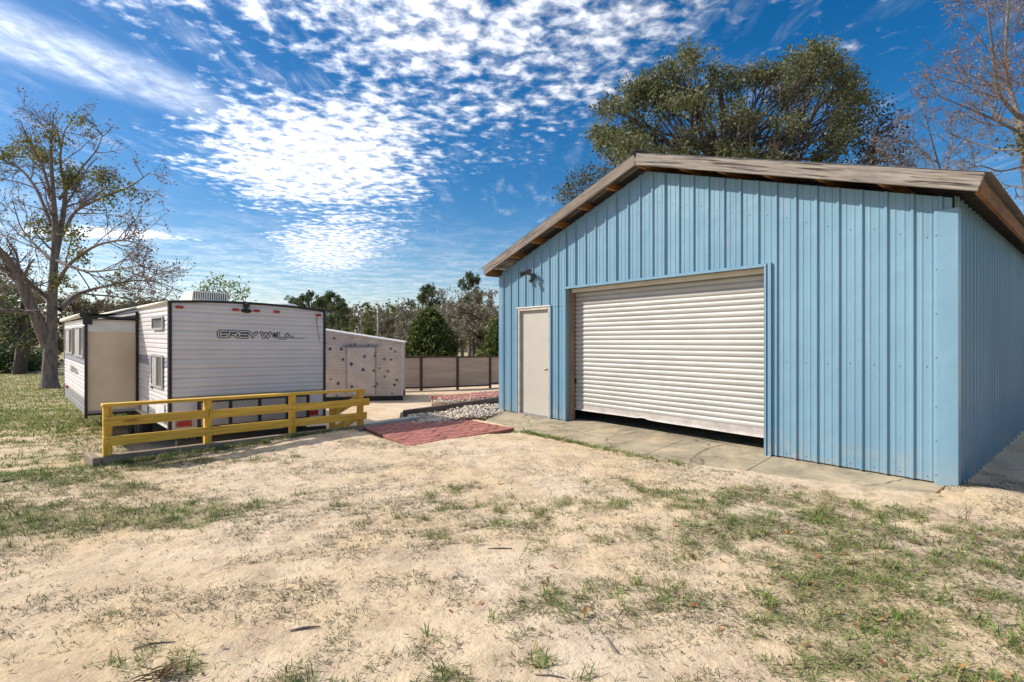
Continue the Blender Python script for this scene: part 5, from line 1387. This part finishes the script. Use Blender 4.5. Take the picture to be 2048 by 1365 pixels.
# dark leaning trunk tree left
rng = np.random.default_rng(61)
def qp(x, y, dy=0.0): Y = 30 + dy; return np.array([(x - 1024) / 1000 * Y, Y, CAMH + (668 - y) / 1000 * Y])
b0 = qp(38, 742); b0[2] = gh(b0[0], b0[1]) - .05
main = [limb([b0, qp(44, 700), qp(42, 660), qp(46, 600)], [.35, .28, .22, .08]), limb([qp(44, 705), qp(60, 690, -.5), qp(78, 676, -1)], [.17, .13, .06]), limb([qp(42, 690), qp(62, 672, .6), qp(80, 664, 1)], [.14, .10, .05]), limb([qp(42, 670), qp(20, 640), qp(-5, 610)], [.14, .1, .04])]
l1 = sub(rng, main, 2, .4, .5, 48, 5, .16, .04, .3, .015, 10); l2 = sub(rng, l1, 4, .5, .5, 45, 4, .2, .02, .1, .008, 7)
lv = [leaves(rng, ends(l2, .2), 6, .22, .10, [(.05, .085, .03), (.09, .12, .04), (.16, .17, .07), (.035, .05, .02)])]
tree('oak_tree', b0, [(8, main), (4, l1), (3, l2)], lv, M['darkbark'], 'dark leaning oak with bent limbs at the edge of the lawn far left')
# far woods: mass beyond the single trees
rng = np.random.default_rng(71)
cen = []
for _ in range(2600):
    a = rng.uniform(-1.25, 1.2); Y = rng.uniform(66, 90); x = math.tan(a) * Y if abs(a) < 1.1 else math.copysign(Y * 2.0, a) * rng.uniform(.8, 1.2)
    hmax = 4.4 + 1.8 * float(vnoise(np.array([x * .12]), np.array([1.0]), 5)[0]) + 1.2 * float(vnoise(np.array([x * .5]), np.array([2.0]), 6)[0])
    cen.append([x, Y, -1.0 + rng.uniform(0, 1) ** .8 * hmax])
V, F, c = leaves(rng, cen, 30, .75, .34, [(.15, .145, .08), (.20, .175, .11), (.11, .12, .06), (.25, .21, .15)])
tag(np_mesh('far_woods', V, F, M['leaf'], col=c), 'distant woods along the horizon', None, None, 'stuff')
# shrubs and hedge at the lawn edge, far left
for i, (xp, yp, Y, w_, h_, lab) in enumerate([(10, 748, 31, 2.6, 1.6, 'dark green shrub at the far left lawn edge'), (62, 748, 33, 2.0, 1.1, 'low dark shrub left of the large trunk')]):
    rng = np.random.default_rng(80 + i); x = (xp - 1024) / 1000 * Y; g0_ = gh(x, Y)
    e_ = empty('shrub', (x, Y, g0_), lab, 'shrub')
    st = [grow_poly(rng, [x, Y, g0_], [rng.normal(0, .4), rng.normal(0, .4), 1], h_ * .8, .03, 4, .1, .02) for _ in range(7)]
    v_, f_ = tube_arrays(st, 4); np_mesh('stems', v_, f_, M['darkbark'], e_, (x, Y, g0_))
    cc = np.array([[x + rng.normal(0, w_ * .3), Y + rng.normal(0, .5), g0_ + abs(rng.normal(.45, .28)) * h_] for _ in range(150)])
    V, F, c = leaves(rng, cc, 22, .16, .11, [(.04, .075, .022), (.06, .10, .03), (.028, .05, .018)]); np_mesh('foliage', V, F, M['leaf'], e_, (x, Y, g0_), col=c)
# low white rail by the lawn edge
o = board('low_barrier', Vector(qp(75, 745, 1)), Vector(qp(145, 745, 1)), .12, .3, (0, 0, 1), M['kerbcon'], None, .01); tag(o, 'low pale barrier in the shade behind the large trunk', 'barrier')
for k in (78, 108, 140):
    p_ = Vector(qp(k, 746, 1)); bb = MB().box8([Vector((p_.x + dx, p_.y + dy, z)) for z in (gh(p_.x, p_.y) - .05, p_.z + .0) for dx, dy in ((-.08, -.08), (.08, -.08), (.08, .08), (-.08, .08))]).build('leg', M['kerbcon'], o, origin=None)
    bb.parent = o; bb.matrix_parent_inverse = o.matrix_basis.inverted(); bb.location = wloc(o)
# utility poles
for xp, yt, Y, r, lab in ((757, 614, 38, .13, 'tall grey utility pole standing behind the shed roof'), (722, 640, 40, .07, 'thin bare post left of the utility pole behind the shed')):
    x = (xp - 1024) / 1000 * Y; g0_ = gh(x, Y); zt = CAMH + (668 - yt) / 1000 * Y
    e_ = empty('utility_pole', (x, Y, g0_), lab, 'pole')
    MB().tube([(x, Y, g0_ - .2), (x, Y, zt)], [r, r * .8], 10).build('shaft', M['pole'], e_, smooth=True)
    if r > .1:
        MB().tube([(x - .12, Y - .14, zt - .5), (x + .12, Y - .14, zt - .5)], [.04, .04], 6).build('bracket', M['pole'], e_)
        MB().tube([(x, Y - .16, zt - .48), (x, Y - .16, zt - .3)], [.06, .04], 8).build('insulator', M['trimwhite'], e_)

# ------------------------------------------------------------------ ground cover
rng = np.random.default_rng(101)
def blades(x, y, n_each, L, w, cols, lean, spread):
    n = len(x); X = np.repeat(x, n_each) + rng.normal(0, spread, n * n_each); Y = np.repeat(y, n_each) + rng.normal(0, spread, n * n_each)
    m = len(X); Z = ground_h(X, Y) - .004
    a = rng.uniform(0, 6.283, m); l = L * rng.uniform(.5, 1.35, m); ww = w * rng.uniform(.7, 1.4, m)
    el = np.clip(rng.normal(lean, .28, m), .04, 1.45)
    dx, dy, dz = np.cos(a) * np.cos(el), np.sin(a) * np.cos(el), np.sin(el)
    px_, py_ = -np.sin(a) * ww, np.cos(a) * ww
    b0 = np.stack([X - px_, Y - py_, Z], -1); b1 = np.stack([X + px_, Y + py_, Z], -1)
    mx = np.stack([X + dx * l * .55, Y + dy * l * .55, Z + dz * l * .6], -1); wv = np.stack([px_, py_, np.zeros(m)], -1) * .8
    tip = np.stack([X + dx * l, Y + dy * l, Z + dz * l * .75 + .002], -1)
    V = np.stack([b0, b1, mx + wv, mx - wv, tip + wv * .25, tip - wv * .25], 1).reshape(-1, 3)
    k = np.arange(m)[:, None] * 6
    F = np.concatenate([np.concatenate([k, k + 1, k + 2, k + 3], 1), np.concatenate([k + 3, k + 2, k + 4, k + 5], 1)])
    cols = np.asarray(cols); ci = np.repeat(rng.integers(0, len(cols), n), n_each); c = cols[np.where(rng.random(m) < .7, ci, rng.integers(0, len(cols), m))] * rng.uniform(.65, 1.3, (m, 1))
    return V, F, np.repeat(c, 6, 0)
GR = [(.150, .215, .042), (.120, .190, .038), (.195, .235, .06), (.25, .23, .10), (.29, .25, .13), (.12, .15, .055)]
DRY = [(.27, .22, .13), (.20, .165, .10), (.15, .13, .075), (.12, .12, .05), (.33, .27, .17)]
def pick(n, x0, x1, y0, y1, pw=1.0, f=None, wedge=True):
    X = rng.uniform(x0, x1, n); Y = y0 + (y1 - y0) * rng.random(n) ** pw
    k = (f or turf)(X, Y) > rng.random(n)
    if wedge: k &= np.abs(X) < Y * 1.12 + .8
    s = (X - GC.x) * GU.x + (Y - GC.y) * GU.y; d = (X - GC.x) * GN.x + (Y - GC.y) * GN.y
    k &= ~((s > .1) & (d > -1.02) & (d < 9.5) & (s < 7.5)) & ~((s <= 2.2) & (s > .1) & (d > -.5 - .3 * s))
    uu = (X - A0.x) * RU.x + (Y - A0.y) * RU.y; vv = (X - A0.x) * RV.x + (Y - A0.y) * RV.y
    k &= ~((uu > -.05) & (uu < 2.2) & (vv > -.05) & (vv < 1.9))
    tt = (X - FO.x) * FD.x + (Y - FO.y) * FD.y; qq = (X - FO.x) * FN.x + (Y - FO.y) * FN.y
    ca = (X - CL.x) * CA.x + (Y - CL.y) * CA.y
    k &= ~((tt > -.0) & (tt < 9) & (qq > -.02) & (Y < 27) & (X > -9.5) & ((ca > -.2) | (qq < .9)))
    return X[k], Y[k]
parts = []
x_, y_ = pick(30000, -6.2, 5.6, 1.9, 7.2, 1.15)
parts.append(blades(x_, y_, 8, .046, .0022, GR + GR[:3] + DRY[:3], .36, .022))
x_, y_ = pick(5200, -6.2, 5.6, 1.9, 6.6, 1.1, lambda a, b_: np.clip(turf(a, b_) * 1.2 - .25, 0, 1))
parts.append(blades(x_, y_, 13, .085, .0026, GR[:4], .65, .028))
x_, y_ = pick(6000, -6.2, 5.6, 1.9, 7.4, 1.2, lambda a, b_: .10 + .45 * turf(a, b_))
parts.append(blades(x_, y_, 6, .055, .0018, DRY, .18, .03))
def thatch(a, b_):
    u6 = a * .97 + b_ * .24; v6 = -a * .24 + b_ * .97
    n6 = .5 * fbm(u6 * 1.1, v6 * 4.0, 131) + .5 * fbm(u6 * 4.5, v6 * 8.5, 137)
    return sst(.46, .60, n6) * (1 - .92 * np.exp(-((a - .3) ** 2 + ((b_ - 6.7) * 1.3) ** 2) / 2.6))
x_, y_ = pick(56000, -6.4, 5.6, 1.9, 7.6, 1.1, thatch)
parts.append(blades(x_, y_, 7, .042, .0019, [(.19, .165, .10), (.145, .135, .072), (.11, .105, .05), (.24, .205, .125), (.12, .135, .05), (.10, .09, .05)], .22, .026))
x_, y_ = pick(15000, -15, -4.6, 5.2, 14, 1.0)
parts.append(blades(x_, y_, 6, .075, .0045, GR[:4] + [(.18, .23, .055)] * 2, .6, .04))
x_, y_ = pick(22000, -40, -8.0, 10, 32, 1.3)
parts.append(blades(x_, y_, 5, .10, .010, [(.22, .27, .045), (.27, .30, .06), (.31, .31, .085), (.18, .22, .042)], .7, .08))
# weedy fringe along the apron edge
sv = 2.2 + 3.3 * rng.beta(1.3, 1.0, 230); dv = -1.20 + rng.normal(0, .05, 230); pp = GCn + np.outer(sv, GUn) + np.outer(dv, GNn)
parts.append(blades(pp[:, 0], pp[:, 1], 9, .07, .003, GR[:3], .7, .02))
# fringe along the sill timber
tv = rng.uniform(.2, 3.2, 260); pp = np.array(FO[:2]) + np.outer(tv, np.array(FD[:2])) + np.outer(-.06 - np.abs(rng.normal(0, .05, 260)), np.array(FN[:2]))
parts.append(blades(pp[:, 0], pp[:, 1], 8, .08, .003, GR, .8, .02))
V, F, c = merge(parts)
tag(np_mesh('grass', V, F, M['blade'], col=c), 'patchy green and dry grass over the sand', None, None, 'stuff')
# leaf litter, mostly right foreground
def flat_leaves(x, y, size, cols):
    n = len(x); z = ground_h(x, y) + .006; a = rng.uniform(0, 6.28, n); s = size * rng.uniform(.6, 1.3, n)
    c0, s0 = np.cos(a), np.sin(a); tl = rng.normal(0, .35, n)
    def P3(u, v_, dz): return np.stack([x + (c0 * u - s0 * v_) * s, y + (s0 * u + c0 * v_) * s, z + (dz + u * tl) * s + .3 * np.abs(tl) * s], -1)
    V = np.stack([P3(-.5, 0, .0), P3(-.15, .22, .12), P3(.2, .2, .14), P3(.5, 0, .02), P3(.2, -.2, .14), P3(-.15, -.22, .12), P3(0, 0, 0)], 1).reshape(-1, 3)
    k = np.arange(n)[:, None] * 7
    F = np.concatenate([np.concatenate([k + i, k + (i + 1) % 6, k + 6], 1) for i in range(6)])
    cols = np.asarray(cols); c = cols[rng.integers(0, len(cols), n)] * rng.uniform(.7, 1.2, (n, 1))
    return V, F, np.repeat(c, 7, 0)
X = rng.uniform(-.6, 4.6, 900); Y = rng.uniform(2.0, 5.4, 900); k = (rng.random(900) < .12 + .5 * turf(X, Y) * sst(-.5, 1.6, X)) & (np.abs(X) < Y * 1.1 + .5)
s_ = (X - GC.x) * GU.x + (Y - GC.y) * GU.y; d_ = (X - GC.x) * GN.x + (Y - GC.y) * GN.y; k &= ~(d_ > -1.25)
L1 = flat_leaves(X[k], Y[k], .046, [(.33, .135, .045), (.40, .19, .075), (.24, .11, .05), (.30, .20, .11), (.42, .24, .11)])
V, F, c = L1; tag(np_mesh('leaf_litter', V, F, M['litter'], col=c), 'fallen orange brown leaves in the right foreground', None, None, 'stuff')
# tiny dark crumbs of plant debris everywhere
x_, y_ = pick(9000, -6, 5.4, 1.95, 7.6, 1.2, lambda a, b_: .30 + .7 * turf(a, b_))
V, F, c = flat_leaves(x_, y_, .020, [(.13, .10, .065), (.18, .14, .09), (.085, .065, .045), (.22, .17, .11)])
tag(np_mesh('plant_debris', V, F, M['litter'], col=c), 'small dark bits of dry plants on the sand', None, None, 'stuff')
# sticks
def stick(pts_px, r, lab):
    P_ = []
    for xp, yp in pts_px:
        p_ = hw(xp, yp, -.03); p_.z = gh(p_.x, p_.y) + r * 1.2; P_.append(p_)
    o = MB().tube(P_, [r * .7] + [r] * (len(P_) - 2) + [r * .5], 6).build('twig', M['bark'], None, smooth=True, origin=P_[0]); tag(o, lab, 'twig', 'twigs on the sand')
stick([(265, 1300), (300, 1285), (350, 1280)], .004, 'thin curved twig in the left foreground sand')
stick([(580, 1259), (610, 1254), (640, 1250)], .006, 'straight dark twig left of the foreground centre')
stick([(1208, 1275), (1222, 1295), (1236, 1312)], .007, 'dark diagonal twig in the right centre foreground')
stick([(975, 1099), (1000, 1096), (1024, 1097)], .005, 'short flat twig in the middle of the sand')
stick([(1070, 1354), (1100, 1357), (1130, 1362)], .004, 'thin twig at the bottom edge near the centre')
stick([(0, 967), (15, 963), (32, 960)], .008, 'short stick at the left edge near the grass strip')
stick([(1990, 1240), (2010, 1252), (2040, 1250)], .004, 'thin curved twig in the lower right corner')
# torn dry grass clump
p0 = hw(335, 1345, -.02); p0.z = gh(p0.x, p0.y); cl = empty('dry_grass_clump', p0, 'torn clump of dry straw lying in the left foreground', 'grass clump')
polys = []
r2 = np.random.default_rng(5)
for k in range(38):
    a = .55 + r2.normal(0, .28) + (math.pi if r2.random() < .25 else 0); L = r2.uniform(.05, .12)
    st = np.array(p0) + np.array([r2.normal(-.03, .035), r2.normal(-.02, .02), .01 + r2.random() * .03])
    polys.append((np.array([st, st + np.array([math.cos(a), math.sin(a), .25]) * L * .5, st + np.array([math.cos(a + .1), math.sin(a + .1), .06]) * L]), np.array([.003, .0025, .001])))
v_, f_ = tube_arrays(polys, 3); rngc = r2.uniform(.6, 1.2, (len(polys), 1)) * np.array([[.26, .18, .09]])
np_mesh('straw', v_, f_, M['litter'], cl, p0, col=np.repeat(rngc, 9, 0))
# dead weeds by the right corner
for i, (xp, yp, h_, lab) in enumerate([(1925, 1040, .17, 'dead weed with bare stems in the sand before the garage corner'), (1995, 1085, .05, 'matted brown weed at the right edge'), (1925, 975, .09, 'pale dry stalk at the shadow edge by the garage corner')]):
    p0 = hw(xp, yp, -.02); p0.z = gh(p0.x, p0.y); e_ = empty('dead_weed', p0, lab, 'weed')
    r2 = np.random.default_rng(30 + i); st = []
    for k in range(10 if i < 2 else 3):
        st.append(grow_poly(r2, np.array(p0) + [r2.normal(0, .03), r2.normal(0, .02), 0], [r2.normal(0, .7), r2.normal(0, .4), .8 if i != 1 else .1], h_ * r2.uniform(.5, 1.2), .0025, 5, .2, 0))
    s2 = sub(r2, st, 30, .4, .6, 50, 3, .2, 0, .2, .0012, 5)
    v_, f_ = tube_arrays(st + s2, 4); np_mesh('stem', v_, f_, M['bark'], e_, p0)
